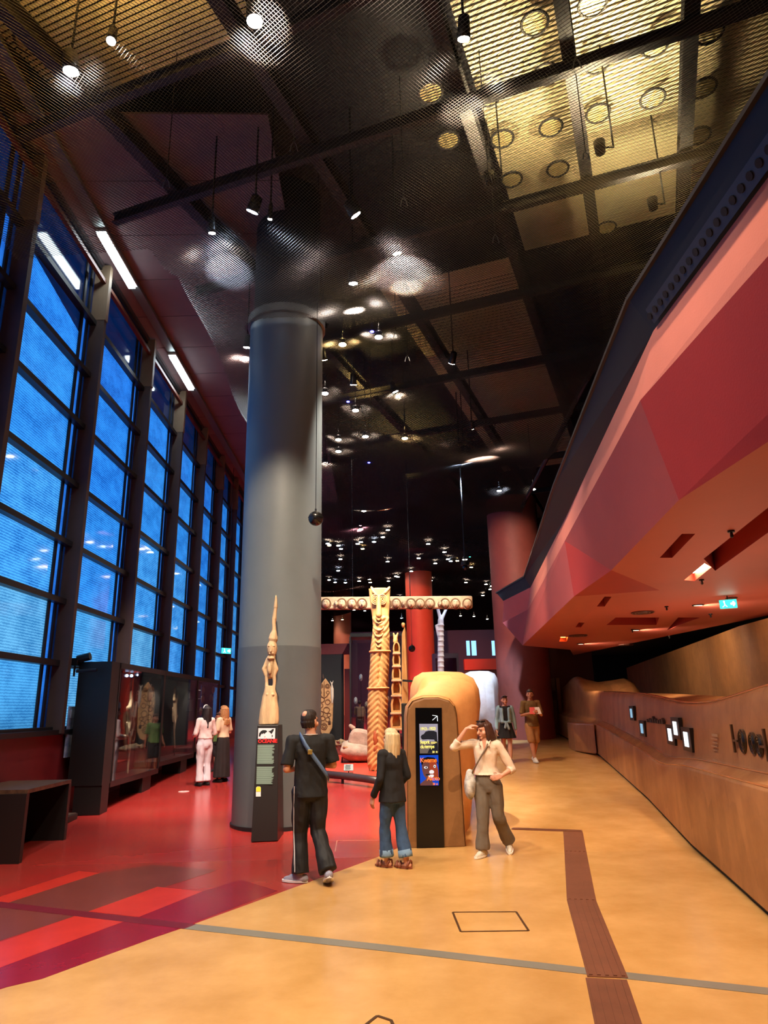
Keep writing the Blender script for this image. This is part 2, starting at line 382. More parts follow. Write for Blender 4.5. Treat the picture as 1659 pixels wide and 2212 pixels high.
for i, y in enumerate(PY):
    t = thing('trim_%d' % (i + 2), 'brown steel post between the window bays', 'post', (-5.5, y, 1.5), kind='structure')
    b = MB(); b.box2((-5.70, y - .06, 1.5), (-5.38, y + .06, 9.5)); b.build('post_shaft', M_POST, t)
    b = MB(); b.box2((-5.70, y - .065, 9.5), (-5.36, y + .065, 10.78)); b.build('post_head', M_POSTT, t)
# purlin and fluorescent channel along the top of the windows
b = MB(); b.box2((-5.5, 3.6, 10.34), (-5.42, 33, 10.42)); struct(b.build('trim_20', mat('rust_pipe', (96, 52, 36), .5)), 'rust brown pipe along the window heads', 'pipe')
b = MB(); b.box2((-5.2, 2, 10.72), (-5.0, 33, 10.80)); struct(b.build('trim_21', mat('grey_channel', (120, 124, 118), .4, metal=.4)), 'grey metal light channel above the windows', 'channel')
# soffit of panels between the windows and the net (joints left open)
M_SOF = mat('plum_soffit_panel', (112, 92, 92), .65, var=.08, vscale=1.5)
sof = thing('ceiling_soffit', 'plum-grey panelled soffit above the windows', 'soffit', (-4, 10, 10.85), kind='structure')
yy = 8.6
k = 0
while yy < 40:
    L = 1.45; b = MB(); sk = .35
    b.add([(-5.6, yy, 10.82), (-5.6, yy + L - .02, 10.82), (-1.6, yy + L - .02 + sk, 11.12), (-1.6, yy + sk, 11.12), (-5.6, yy, 10.86), (-5.6, yy + L - .02, 10.86), (-1.6, yy + L - .02 + sk, 11.16), (-1.6, yy + sk, 11.16)],
          [(0, 1, 2, 3), (7, 6, 5, 4), (0, 4, 5, 1), (2, 6, 7, 3), (1, 5, 6, 2), (0, 3, 7, 4)])
    b.build('soffit_panel', M_SOF, sof); yy += L
# ---------------- ceiling beams and slats, turned 22 degrees against the hall
A = radians(22); DL = Vector((sin(A), cos(A), 0)); DC = Vector((cos(A), -sin(A), 0)); O0 = Vector((1.36, 8.0, 0))
def gpt(u, v, z): return O0 + DC * u + DL * v + Vector((0, 0, z))
M_BEAM = mat('ceiling_beam_black', (40, 36, 36), .6, metal=.2)
def ibeam(p0, p1, w, h, lab, n=[0]):
    n[0] += 1
    t = thing('ceiling_beam', lab, 'beam', p0, kind='structure')
    z = Vector((0, 0, 1))
    for s in (-1, 1):
        b = MB(); b.bar(Vector(p0) + z * s * (h / 2 - .012), Vector(p1) + z * s * (h / 2 - .012), w, .024); b.build('flange', M_BEAM, t)
    b = MB(); b.bar(p0, p1, .02, h - .04); b.build('web', M_BEAM, t)
for u in (-5.2, -2.55, 0.0, 1.6, 3.2, 5.6): ibeam(gpt(u, -8, 10.75), gpt(u, 30, 10.75), .2, .3, 'long black steel ceiling beam above the net')
for v in (-4.6, -1.9, .15, 2.6, 5.4, 8.6, 12, 16, 20, 25): ibeam(gpt(-6.5, v, 10.45), gpt(8.5, v, 10.45), .12, .2, 'black steel cross beam above the net')
M_SLAT = mat('aluminium_slat', (208, 190, 148), .5, metal=.1)
b = MB()
v = -9.0
while v < 26:
    step = .085 if v < 6 else .14
    if v < 5.4: b.bar(gpt(.1, v, 11.5), gpt(8.4, v, 11.5), step * .55, .03)
    if v < -1.2: b.bar(gpt(-6.2, v, 11.5), gpt(-2.6, v, 11.5), step * .55, .03)
    if 5.5 < v < 20: b.bar(gpt(-3.4, v, 11.5), gpt(-.2, v, 11.5), step * .55, .03)
    v += step
o = b.build('ceiling_slats', M_SLAT); tag(o, 'ribbed aluminium slat ceiling glowing gold above the net', 'slat ceiling', kind='stuff')
# ---------------- wall of dark brown around lift, far partitions
M_LIFT = mat('brown_red_paint', (84, 42, 38), .6, var=.1, vscale=2)
b = MB(); b.box2((5.0, 26.3, .6), (8.2, 26.6, 9)); wlift = b.build('wall_lift', M_LIFT); struct(wlift, 'brown-red wall around the lift door', 'wall')
b = MB(); b.box2((8.2, 34, .6), (15.8, 34.2, 9)); struct(b.build('wall_dark', M_VOID), 'black wall behind the low leather wall', 'wall')
b = MB()
tw = [(6.9, -3), (7.45, 5), (7.95, 13.8), (8.1, 15.2), (8.75, 18.25), (11.8, 32.8), (12.2, 32.8), (9.2, 18.1), (8.3, -3)]
b.prism(tw, 0, 3.4)
def leather(name, rgb, rgb2, rough=.42, scl=(1.6, 1.6, .55)):
    if name in MATS: return MATS[name]
    m = bpy.data.materials.new(name); m.use_nodes = True; MATS[name] = m
    nt = m.node_tree; bs = nt.nodes['Principled BSDF']; N = nt.nodes.new; L = nt.links.new
    tc = N('ShaderNodeTexCoord'); mp = N('ShaderNodeMapping'); mp.inputs['Scale'].default_value = scl; L(tc.outputs['Object'], mp.inputs[0])
    vo = N('ShaderNodeTexVoronoi'); vo.distance = 'CHEBYCHEV'; vo.inputs['Scale'].default_value = 1.5; vo.inputs['Randomness'].default_value = .8; L(mp.outputs[0], vo.inputs['Vector'])
    no = N('ShaderNodeTexNoise'); no.inputs['Scale'].default_value = 2.5; no.inputs['Detail'].default_value = 8; no.inputs['Roughness'].default_value = .7; L(tc.outputs['Object'], no.inputs['Vector'])
    sx = N('ShaderNodeSeparateColor'); L(vo.outputs['Color'], sx.inputs[0])
    mx = N('ShaderNodeMath'); mx.operation = 'MULTIPLY_ADD'; mx.inputs[1].default_value = .28; L(sx.outputs[0], mx.inputs[0]); L(no.outputs['Fac'], mx.inputs[2])
    r = N('ShaderNodeValToRGB'); r.color_ramp.elements[0].position = .4; r.color_ramp.elements[1].position = .85
    r.color_ramp.elements[0].color = lin(rgb) + (1,); r.color_ramp.elements[1].color = lin(rgb2) + (1,)
    L(mx.outputs[0], r.inputs[0]); L(r.outputs[0], bs.inputs['Base Color'])
    bs.inputs['Roughness'].default_value = rough
    n2 = N('ShaderNodeTexNoise'); n2.inputs['Scale'].default_value = 30; n2.inputs['Detail'].default_value = 5; L(tc.outputs['Object'], n2.inputs['Vector'])
    bp = N('ShaderNodeBump'); bp.inputs['Strength'].default_value = .12; bp.inputs['Distance'].default_value = .01; L(n2.outputs['Fac'], bp.inputs['Height']); L(bp.outputs[0], bs.inputs['Normal'])
    return m
M_LEA = leather('tan_leather', (142, 92, 52), (176, 124, 76)); M_LEA2 = leather('brown_leather', (118, 80, 44), (150, 106, 62), .5)
struct(b.build('wall_leather_tall', M_LEA2), 'tall brown leather-clad wall at the back of the passage', 'wall')
# ---------------- mezzanine: faceted red underside
T = [Vector(p) for p in ((2.6, -4, 5), (2.54, 5.42, 5), (3.42, 11.6, 5), (4.42, 19.1, 5), (4.1, 21.6, 5))]
Bq = [Vector(p) for p in ((2.62, -4, 4.5), (2.5, 5.8, 4.5), (3.29, 11.4, 4.5), (4.5, 20.0, 4.5), (4.2, 22.5, 4.42))]
S = [Vector(p) for p in ((2.9, -4, 3.5), (2.68, 5.7, 3.5), (3.15, 8.9, 3.5), (4.5, 10.65, 3.5), (3.12, 10.6, 3.42), (4.35, 20.4, 3.5), (6.3, 22.4, 3.5))]
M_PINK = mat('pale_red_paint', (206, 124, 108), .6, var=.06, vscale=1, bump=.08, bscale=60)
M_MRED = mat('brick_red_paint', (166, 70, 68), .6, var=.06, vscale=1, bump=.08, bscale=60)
M_DRED = mat('deep_red_face', (158, 40, 34), .62, var=.06, vscale=1, bump=.08, bscale=60)  # deeper, more saturated red for some facets and recesses
mez = thing('mezzanine', 'angular red mezzanine with faceted underside over the right-hand passage', 'mezzanine', (4, 10, 3.5), kind='structure')
def facet(polys, m, name='facet'):
    b = MB()
    for p in polys: b.add(p, [tuple(range(len(p)))])
    return b.build(name, m, mez)
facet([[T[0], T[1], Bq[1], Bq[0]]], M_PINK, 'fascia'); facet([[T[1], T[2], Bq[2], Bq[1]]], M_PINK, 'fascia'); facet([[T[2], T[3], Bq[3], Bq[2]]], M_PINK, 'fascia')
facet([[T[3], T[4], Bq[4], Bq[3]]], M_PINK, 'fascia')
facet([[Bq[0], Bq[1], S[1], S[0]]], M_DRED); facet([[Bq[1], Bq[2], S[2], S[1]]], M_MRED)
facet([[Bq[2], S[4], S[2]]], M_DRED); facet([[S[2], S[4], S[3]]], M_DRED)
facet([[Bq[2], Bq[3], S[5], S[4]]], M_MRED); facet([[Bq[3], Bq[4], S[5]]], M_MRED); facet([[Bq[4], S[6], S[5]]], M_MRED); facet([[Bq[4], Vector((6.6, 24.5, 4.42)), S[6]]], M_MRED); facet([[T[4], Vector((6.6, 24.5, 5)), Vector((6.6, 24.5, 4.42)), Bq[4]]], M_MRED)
# soffit with slots cut through
ZS = 3.5
slots = dict(
    slot_a=[(1425, 1205), (1452, 1205), (1502, 1153), (1473, 1153)],
    slot_b=[(1520, 1207), (1545, 1233), (1690, 1128), (1690, 1072)],
    slot_lit=[(1478, 1253), (1500, 1255), (1537, 1225), (1522, 1217)],
    slot_c=[(1289, 1310), (1306, 1310), (1321, 1289), (1306, 1289)],
    slot_d=[(1243, 1355), (1255, 1355), (1263, 1345), (1250, 1345)],
    slot_e=[(1310, 1350), (1418, 1350), (1424, 1334), (1330, 1334)],
    slot_f=[(1440, 1362), (1480, 1345), (1512, 1334), (1465, 1334)],
    slot_g=[(1208, 1386), (1224, 1386), (1227, 1376), (1211, 1376)])
def soffit(poly, holes, m):
    bm = bmesh.new(); off = OFF[mez.name]; es = []
    for lp in [poly] + holes:
        vs = [bm.verts.new(Vector(p) - off) for p in lp]
        es += [bm.edges.new((vs[i], vs[(i + 1) % len(vs)])) for i in range(len(vs))]
    bmesh.ops.triangle_fill(bm, use_beauty=True, use_dissolve=False, edges=es)
    bmesh.ops.recalc_face_normals(bm, faces=bm.faces)
    me = bpy.data.meshes.new('soffit'); bm.to_mesh(me); bm.free(); me.materials.append(m)
    o = bpy.data.objects.new('soffit', me); COL.objects.link(o); o.parent = mez; OFF[o.name] = off; return o
SP = {k: [atZ(*p, ZS) for p in v] for k, v in slots.items()}
E1, E2, E3 = Vector((8.3, -4, ZS)), Vector((8.25, 10.65, ZS)), Vector((8.2, 14.2, ZS)); E4 = Vector((7.1, 24.9, ZS))
near = [S[0], S[1], S[2], S[3], E2, E1]; far = [S[3], Vector((3.12, 10.6, 3.42)), S[5], S[6], E4, E3, E2]
hn = [k for k, v in SP.items() if max(p.y for p in v) < 10.4]; hf = [k for k in SP if k not in hn and min(p.y for p in SP[k]) > 10.9]
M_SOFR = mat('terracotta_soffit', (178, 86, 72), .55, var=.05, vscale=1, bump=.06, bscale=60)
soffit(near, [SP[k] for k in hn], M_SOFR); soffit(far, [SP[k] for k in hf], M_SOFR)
for k in hn + hf:
    b = MB(); P = SP[k]; n = 4; up = Vector((0, 0, .3 if k != 'slot_lit' else .16))
    b.add([p for p in P] + [p + up for p in P], [(4, 5, 6, 7)] + [(i, (i + 1) % 4, 4 + (i + 1) % 4, 4 + i) for i in range(4)])
    b.build('recess', M_DRED if k not in ('slot_lit', 'slot_g') else M_SOFR, mez)
# lamps set into two recesses
def slot_lamp(k, rgb, s, label, lift=.1, shrink=.75):
    P = SP[k]; c = sum(P, Vector()) / 4
    t = thing('recessed_lamp', label, 'lamp', c + Vector((0, 0, lift)))
    b = MB(); Q = [c + (p - c) * shrink + Vector((0, 0, lift)) for p in P]; b.add(Q + [q + Vector((0, 0, .03)) for q in Q], [(3, 2, 1, 0), (4, 5, 6, 7)] + [(i, (i + 1) % 4, 4 + (i + 1) % 4, 4 + i) for i in range(4)])
    b.build('diffuser', emis('lamp_' + k, rgb, s), t)
    b = MB(); Q = [c + (p - c) * (shrink + .12) + Vector((0, 0, lift + .03)) for p in P]; b.add(Q + [q + Vector((0, 0, .02)) for q in Q], [(3, 2, 1, 0), (4, 5, 6, 7)] + [(i, (i + 1) % 4, 4 + (i + 1) % 4, 4 + i) for i in range(4)])
    b.build('housing', M_STEEL, t)
slot_lamp('slot_lit', (255, 190, 150), 30, 'bright warm lamp in the slanted slot of the red soffit', .1, .85)
slot_lamp('slot_g', (255, 150, 60), 14, 'small orange lamp glowing in the far end of the red soffit')
# slab top, black rim and perforated strip
b = MB(); top = [T[0], T[1], T[2], T[3], T[4], Vector((6.6, 24.5, 5)), Vector((15.8, 24.5, 5)), Vector((15.8, -4, 5))]
b.add(top, [tuple(range(8))]); b.build('deck', M_VOID, mez)
b = MB(); b.add([Vector((6.8, -4, 4.1)), Vector((15.8, -4, 4.1)), Vector((15.8, 34, 4.1)), Vector((6.8, 34, 4.1))], [(0, 1, 2, 3)]); b.build('dark_void', M_VOID, mez)
b = MB(); b.add([E4, S[6], Vector((6.6, 24.5, 4.42)), Vector((8, 25, 4.42))], [(0, 1, 2, 3)]); b.build('facet', M_MRED, mez)
def rim(p0, p1, q0, q1):
    b = MB(); b.add([p0, p1, q1, q0], [(0, 1, 2, 3)]); b.build('rim', M_BLACK, mez)
R5 = [Vector(p) for p in ((2.45, -4, 5.36), (2.38, 5.47, 5.36), (3.08, 11.0, 5.36), (4.33, 19.4, 5.36), (4.0, 22.2, 5.36), (6.6, 25.2, 5.36))]
for i in range(4): rim(T[i], T[i + 1], R5[i], R5[i + 1])
rim(T[4], top[5], R5[4], R5[5])
for i in range(5):
    b = MB(); b.bar(R5[i], R5[i + 1], .05, .04); b.build('rim_edge', M_STEEL, mez)
M_PERF = mat('perforated_steel', (70, 66, 66), .45, metal=.5)
b = MB(); d = Vector((-.03, 0, .0)); b.add([Vector((2.55, -1, 5.0)), Vector((2.50, 5.3, 5.0)), Vector((2.44, 5.3, 5.14)), Vector((2.49, -1, 5.14))], [(0, 1, 2, 3)])
perf = b.build('perforated_strip', M_PERF, mez)
for k in range(40):
    y = 1.0 + k * .11; b = MB(); c = Vector((2.55 - .05 * (y + 1) / 6.3 - .033, y, 5.07)); x = Vector((-.4, 0, .92)); n = Vector((-.92, 0, -.4))
    b.cyl(c - n * .004, c + n * .006, .032, n=10); b.build('hole', M_VOID, perf)
# ---------------- net
def build_net():
    parts = []
    def zone(x0, x1, y0, y1, a, w, ok):
        nj = int((y1 - y0) / (a * .5)); ni = int((x1 - x0) / a)
        J, I = np.meshgrid(np.arange(nj), np.arange(ni), indexing='ij')
        X = x0 + I * a + (J % 2) * a * .5; Y = y0 + J * a * .5
        m = ok(X, Y); X = X[m]; Y = Y[m]; Jm = J[m]
        for s in (-1, 1):
            X2 = X + s * a * .5; Y2 = Y + a * .5
            Z = netz(X, Y); Z2 = netz(X2, Y2)
            wy, wz = w * .30, w * .95
            v = np.stack([np.stack([X, Y - wy, Z - wz], -1), np.stack([X2, Y2 - wy, Z2 - wz], -1), np.stack([X2, Y2 + wy, Z2 + wz], -1), np.stack([X, Y + wy, Z + wz], -1)], 1)
            parts.append(v.reshape(-1, 3))
    def netz(x, y):
        z = 9.0 + .22 * np.sin(x * .55 + y * .5 + .6) + .16 * np.sin(y * 1.05 - x * .3) + .07 * np.sin(x * 1.9 + y * .7)
        z = z - .45 * np.clip((-3.2 - x) / 2.2, 0, 1) ** 2 - .02 * np.clip(y - 14, 0, 20)
        return z
    def ok(x, y):
        col = (x + 1.6) ** 2 + (y - 11.75) ** 2 > .78 ** 2
        lft = np.where(y < 9.2, x > -5.5, x > -3.15 - .35 * np.clip(9.9 - y, 0, .7) ** .5 * 1.0)
        rgt = x < np.interp(y, [0, 5.5, 13.7, 25, 44], [6.8, 5.6, 5.0, 5.6, 7.0])
        return col & lft & rgt
    zone(-5.5, 6.8, 2.0, 16.0, .056, .0062, ok)
    zone(-3.4, 6.8, 16.0, 28.0, .085, .009, ok)
    zone(-3.4, 7.2, 28.0, 50.0, .15, .014, ok)
    v = np.concatenate(parts).astype(np.float32); nq = len(v) // 4
    me = bpy.data.meshes.new('ceiling_net'); me.vertices.add(len(v)); me.vertices.foreach_set('co', v.ravel())
    me.loops.add(nq * 4); me.loops.foreach_set('vertex_index', np.arange(nq * 4, dtype=np.int32))
    me.polygons.add(nq); me.polygons.foreach_set('loop_start', np.arange(nq, dtype=np.int32) * 4)
    me.update(calc_edges=True)
    me.materials.append(mat('bronze_net', (128, 120, 116), .32, metal=.85))
    o = bpy.data.objects.new('ceiling_net', me); COL.objects.link(o)
    tag(o, 'billowing bronze wire net slung below the ceiling of the hall', 'net', kind='stuff'); return netz
netz = build_net()
# tubes that carry the net edges
t = thing('net_edge_tube', 'dark tube carrying the right edge of the ceiling net', 'tube', (5, 13, 9.2), kind='structure')
pts = [(6.8, 0, 9.05), (5.6, 5.5, 9.05), (5.0, 13.7, 9.05), (5.6, 25, 8.9), (7.0, 44, 8.6)]
b = MB(); b.tube(pts, .07, 8); b.build('tube', M_BEAM, t)
# ---------------- columns
def column(name, x, y, r, z0, z1, m, lab, m2=None, zb=2.8):
    t = thing(name, lab, 'column', (x, y, z0), kind='structure')
    b = MB(); za = zb if m2 else z0; b.tube([(x, y, lerp(za, z1, k / 6)) for k in range(7)], r, 48, cap=False); b.build('shaft', m, t, smooth=True)
    if m2:
        b = MB(); b.tube([(x, y, z0), (x, y, lerp(z0, zb, .5)), (x, y, zb)], r + .006, 48, cap=False); b.build('lower_band', m2, t, smooth=True)
        b = MB(); b.cyl((x, y, z1), (x, y, z1 + .16), r + .05, n=48); b.build('collar', m, t)
        b = MB(); b.cyl((x, y, z1 + .16), (x, y, 11.9), r - .06, n=32); b.build('neck', M_VOID, t)
        b = MB(); b.cyl((x, y, z0 - .06), (x, y, z0 + .05), r + .03, n=48); b.build('foot_ring', M_STEEL, t)
    return t
column('column_grey', -1.6, 11.78, .69, .08, 8.85, mat('grey_column_paint', (104, 110, 110), .5, var=.05, vscale=1.5), 'huge dark grey round column in the middle of the hall', mat('grey_column_band', (84, 88, 90), .45, var=.05))
column('column_red', 2.32, 35, .69, .9, 9.7, mat('orange_red_column', (186, 70, 48), .55, var=.05), 'far orange-red round column behind the carved poles')
column('column_peach', -2.5, 54, .7, 1.2, 11.2, mat('peach_column', (226, 140, 112), .55, var=.05), 'pale peach round column far behind the hanging carved beam')
column('column_pink', .75, 62 - 2, .55, 1.2, 11.2, mat('dusty_red_column', (190, 70, 70), .55), 'thin dusty red column at the far end of the hall')
column('column_brown', 5.35, 25.3, .95, .65, 9.4, mat('russet_column', (132, 62, 50), .6, var=.08), 'russet brown round column beyond the mezzanine tip')
# ================================================================ LAMPS
M_CAN = mat('black_lamp_can', (22, 22, 24), .4, metal=.3)
def lens(name, rgb, s): return emis('lens_' + name, rgb, s)
def spot(pos, aim, watts, rgb, ang, label, size=.09, lensstr=60, blend=.6, group=None, rad=.06, can=True):
    pos, aim = Vector(pos), Vector(aim); d = (aim - pos).normalized()
    t = thing('spotlight', label, 'spotlight', pos, group)
    b = MB(); b.tube([pos - d * .26, pos - d * .24, pos - d * .05, pos], [size * .5, size * .85, size, size * 1.05], 14); b.build('can', M_CAN, t, True)
    b = MB(); b.cyl(pos + d * .002, pos + d * .012, size * .9, n=16); b.build('lens', lens('%d_%d_%d' % rgb, rgb, lensstr), t)
    b = MB(); b.tube([pos - d * .15, pos - d * .15 + Vector((0, 0, .28)), Vector((pos.x - d.x * .15, pos.y - d.y * .15, 11.9))], .016, 6); b.build('stem', M_CAN, t)
    if watts:
        l = bpy.data.lights.new('beam', 'SPOT'); l.energy = watts; l.color = tuple(lin(rgb)); l.spot_size = radians(ang); l.spot_blend = blend; l.shadow_soft_size = rad
        o = bpy.data.objects.new('beam', l); COL.objects.link(o); o.parent = t
        o.location = d * .05; o.rotation_euler = d.to_track_quat('-Z', 'Y').to_euler()
    return t
WARM = (255, 232, 204); NEU = (255, 242, 228); COOL = (200, 224, 255); AMB = (255, 224, 188)
spot(atZ(550, 45, 9.55), (-.6, 6.6, 0), 1300, WARM, 70, 'bright warm spotlight at the top edge above the net', .10)
spot(atZ(153, 153, 9.45), (-3.2, 8.6, 0), 950, NEU, 70, 'bright spotlight on a long black stem above the first window', .10)
spot(atZ(545, 457, 9.5), (-4.8, 12.4, 3), 700, COOL, 45, 'cool white spotlight shining beside the grey column head', .10)
spot(atZ(763, 612, 9.4), (.1, 13.4, .2), 4200, NEU, 42, 'warm spotlight just right of the grey column head', .09)
spot(atZ(458, 503, 9.2), (-2.6, 13, 0), 0, NEU, 50, 'small white spotlight hanging left of the cool white one', .06, 14)
spot(atZ(583, 473, 9.6), (-2.6, 13, 0), 0, NEU, 50, 'tiny spotlight right of the cool white one', .04, 10)
spot(atZ(240, 88, 9.8), (-3, 5, 0), 0, NEU, 50, 'dim spotlight near the upper left corner', .06, 5)
# lamps over the viewer's head
spot((.9, 1.6, 9.6), (.7, 6.2, 0), 1900, AMB, 70, 'spotlight above the near end of the ochre floor', .1)
spot((-2.2, 2.0, 9.6), (-2.6, 7.4, 0), 900, WARM, 70, 'spotlight above the near end of the red floor', .1)
spot((-1.5, 3.5, 9.6), (3.9, 9.5, .6), 480, AMB, 52, 'spotlight turned to the leather wall', .1)
spot((-.8, 4.4, 9.6), (2.6, 6.5, 4.6), 700, (255, 232, 220), 60, 'spotlight turned to the red mezzanine front', .1)
spot((-.2, 9.6, 9.7), (3.6, 12.0, 4.6), 900, (255, 232, 226), 50, 'spotlight turned to the middle of the mezzanine front', .1)
spot((-1.0, 5.3, 9.6), (-1.55, 10.9, 3.5), 5200, WARM, 34, 'spotlight turned to the carved figure on the black stele', .08)
spot((1.2, 6.4, 9.6), (1.2, 10.8, .8), 1000, WARM, 44, 'spotlight turned to the kiosk', .08)
spot((.6, 15.2, 9.2), (4.0, 17.5, .4), 1700, AMB, 55, 'spotlight turned to the far end of the passage', .08)
spot((.5, 10.2, 9.4), (2.6, 13.6, .2), 1200, AMB, 55, 'spotlight turned to the middle of the passage', .08)
spot((-1.0, 13.4, 9.1), (.15, 17.5, 2.8), 2600, WARM, 34, 'spotlight turned to the tall carved drum', .08)
spot((1.8, 13.6, 9.1), (.6, 19, 4.6), 2600, NEU, 40, 'spotlight turned to the hanging carved beam', .08)
spot((-.4, 14.6, 9.1), (-.5, 19.3, .8), 2600, (255, 226, 214), 34, 'spotlight turned to the grey carved block', .08)
spot((-2.6, 13.0, 9.2), (-3.6, 15.6, .3), 3000, (255, 222, 210), 50, 'spotlight turned to the red floor by the showcase', .08)
spot((2.8, 19.5, 9), (3.5, 25, 1.4), 6500, (190, 220, 255), 30, 'cold spotlight turned to the pale leather mound', .08)
spot((.5, 24.5, 9), (2.2, 34.5, 4.5), 6000, (255, 150, 110), 40, 'spotlight turned to the far red column', .08)
spot((-1.5, 40, 9), (-2.5, 54, 4.5), 6000, (255, 190, 170), 40, 'spotlight turned to the far peach column', .08)
spot((-1.4, 19.5, 9), (-1.7, 24.2, 1.9), 2200, WARM, 24, 'spotlight turned to the oval carved board', .07)
spot((2.8, 17.5, 9.2), (5.0, 24.6, 6.2), 3500, (255, 214, 190), 40, 'spotlight turned to the russet column', .07)
spot((-.5, 27, 9), (-.3, 31, 1), 6000, (255, 170, 190), 70, 'spotlight turned to the far red floor', .07)
# up-lights that make the slat ceiling glow
def uplight(pos, w, rgb, label):
    pos = Vector(pos); t = thing('uplight', label, 'uplight', pos)
    b = MB(); b.tube([pos + Vector((0, 0, -.22)), pos + Vector((0, 0, -.2)), pos], [.03, .07, .085], 14); b.build('bowl', M_CAN, t, True)
    b = MB(); b.cyl(pos + Vector((0, 0, -.02)), pos + Vector((0, 0, -.012)), .07, n=14); b.build('lens', lens('up%d' % rgb[2], rgb, 20), t)
    b = MB(); b.tube([pos + Vector((.07, 0, -.1)), pos + Vector((.2, 0, -.1)), Vector((pos.x + .2, pos.y, 11.9))], .014, 6); b.build('arm', M_CAN, t)
    l = bpy.data.lights.new('glow', 'SPOT'); l.energy = w; l.color = lin(rgb); l.spot_size = radians(140); l.spot_blend = .9; l.shadow_soft_size = .12
    o = bpy.data.objects.new('glow', l); COL.objects.link(o); o.parent = t; o.location = (0, 0, .02); o.rotation_euler = (pi, 0, 0)
uplight((1.9, 8.8, 9.8), 300, (255, 234, 184), 'warm uplight at the left rim of the glowing slats')
uplight((4.7, 9.4, 9.8), 300, (255, 234, 184), 'warm uplight close to the mezzanine rim')
uplight((3.4, 8.1, 9.7), 620, (255, 234, 184), 'warm uplight glowing on the slat ceiling at upper right')
uplight((-3.4, 6.0, 10.0), 320, (255, 214, 130), 'warm uplight at the upper left slats')
uplight((-.2, 17.5, 9.9), 300, (255, 216, 120), 'warm uplight behind the grey column head')
uplight((1.0, 24.5, 9.8), 300, (255, 216, 120), 'warm uplight further down the hall')
# added fill: wall washers in the red soffit, hidden strips on the leather wall
for i, (x, y) in enumerate(((5.6, 8.2), (5.9, 12.4), (6.3, 16.6), (6.0, 20.2))):  # lamps added to brighten the tall wall
    lab = ('nearest', 'second', 'third', 'farthest')[i] + ' added fill lamp in the red soffit above the leather wall'
    t = thing('soffit_fill_lamp', lab, 'downlight', (x, y, 3.5))
    b = MB(); b.torus((x, y, 3.495), .09, .014, None, 20, 6); b.build('ring', M_STEEL, t, True)
    b = MB(); b.cyl((x, y, 3.49), (x, y, 3.498), .08, n=18); b.build('lens', lens('soffit', (255, 214, 170), 3), t)
    l = bpy.data.lights.new('beam', 'SPOT'); l.energy = 240; l.color = lin((255, 220, 180)); l.spot_size = radians(130); l.spot_blend = .8; l.shadow_soft_size = .08
    o = bpy.data.objects.new('beam', l); COL.objects.link(o); o.parent = t; o.location = (0, 0, -.03)
    d = Vector((1, .2, -.5)); o.rotation_euler = d.to_track_quat('-Z', 'Y').to_euler()
for i, (y0, y1) in enumerate(((4.5, 9.0), (10.0, 14.5), (15.5, 19.5))):  # strips added out of sight to lift the soffit
    x0, x1 = interp(WB, y0) + 1.35, interp(WB, y1) + 1.35; z = 1.78
    t = thing('hidden_fill_strip', ('near', 'middle', 'far')[i] + ' added warm fill strip hidden in the hollow on top of the leather wall', 'light strip', ((x0 + x1) / 2, (y0 + y1) / 2, z))
    b = MB(); b.bar((x0, y0, z), (x1, y1, z), .06, .03); b.build('housing', M_STEEL, t)
    l = bpy.data.lights.new('strip', 'AREA'); l.shape = 'RECTANGLE'; l.size = .05; l.size_y = y1 - y0; l.energy = (12, 24, 30)[i]; l.color = lin((255, 214, 176))
    o = bpy.data.objects.new('strip', l); COL.objects.link(o); o.parent = t; o.location = (0, 0, .03); o.rotation_euler = (pi, 0, -atan2(x1 - x0, y1 - y0) * -1)
# fluorescent battens
M_TUBE = emis('fluorescent_tube', (225, 245, 255), 16)
for n_, (y0, y1) in enumerate(((11.15, 12.95), (15.9, 17.85))):
    t = thing('fluorescent_light', ('longer' if n_ == 0 else 'farther') + ' white fluorescent batten above the windows', 'fluorescent light', (-5.1, y0, 10.7))
    b = MB(); b.box2((-5.2, y0, 10.66), (-5.0, y1, 10.715)); b.build('housing', mat('white_batten', (220, 224, 222), .4), t)
    b = MB(); b.box2((-5.17, y0 + .03, 10.60), (-5.03, y1 - .03, 10.655)); b.build('tube', M_TUBE, t)
# far lamps: can, lens, stem, copied with their parts
def mini(z, rgb, s):
    t = thing('ceiling_spotlight', 'x', 'spotlight', (0, 0, 0))
    b = MB(); b.tube([(0, 0, .14), (0, 0, .13), (0, 0, .01)], [.05, .09, .1], 10); b.build('can', M_CAN, t, True)
    b = MB(); b.cyl((0, 0, -.005), (0, 0, .008), .1, n=10); b.build('lens', lens('mini%d%d' % (rgb[0], rgb[2]), rgb, s), t)
    b = MB(); b.cyl((0, 0, .14), (0, 0, 2.6), .012, n=5); b.build('stem', M_CAN, t)
    l = bpy.data.lights.new('beam', 'SPOT'); l.energy = 60 if s > 20 else 8; l.color = lin(rgb); l.spot_size = radians(110); l.spot_blend = .8; l.shadow_soft_size = .06
    o = bpy.data.objects.new('beam', l); COL.objects.link(o); o.parent = t; o.location = (0, 0, .35)
    return t
M_W = mini(0, (255, 236, 214), 40); M_A = mini(0, (255, 214, 140), 40); M_C = mini(0, (210, 230, 255), 40); M_B = mini(0, (60, 60, 255), 14); M_G = mini(0, (60, 255, 170), 6)
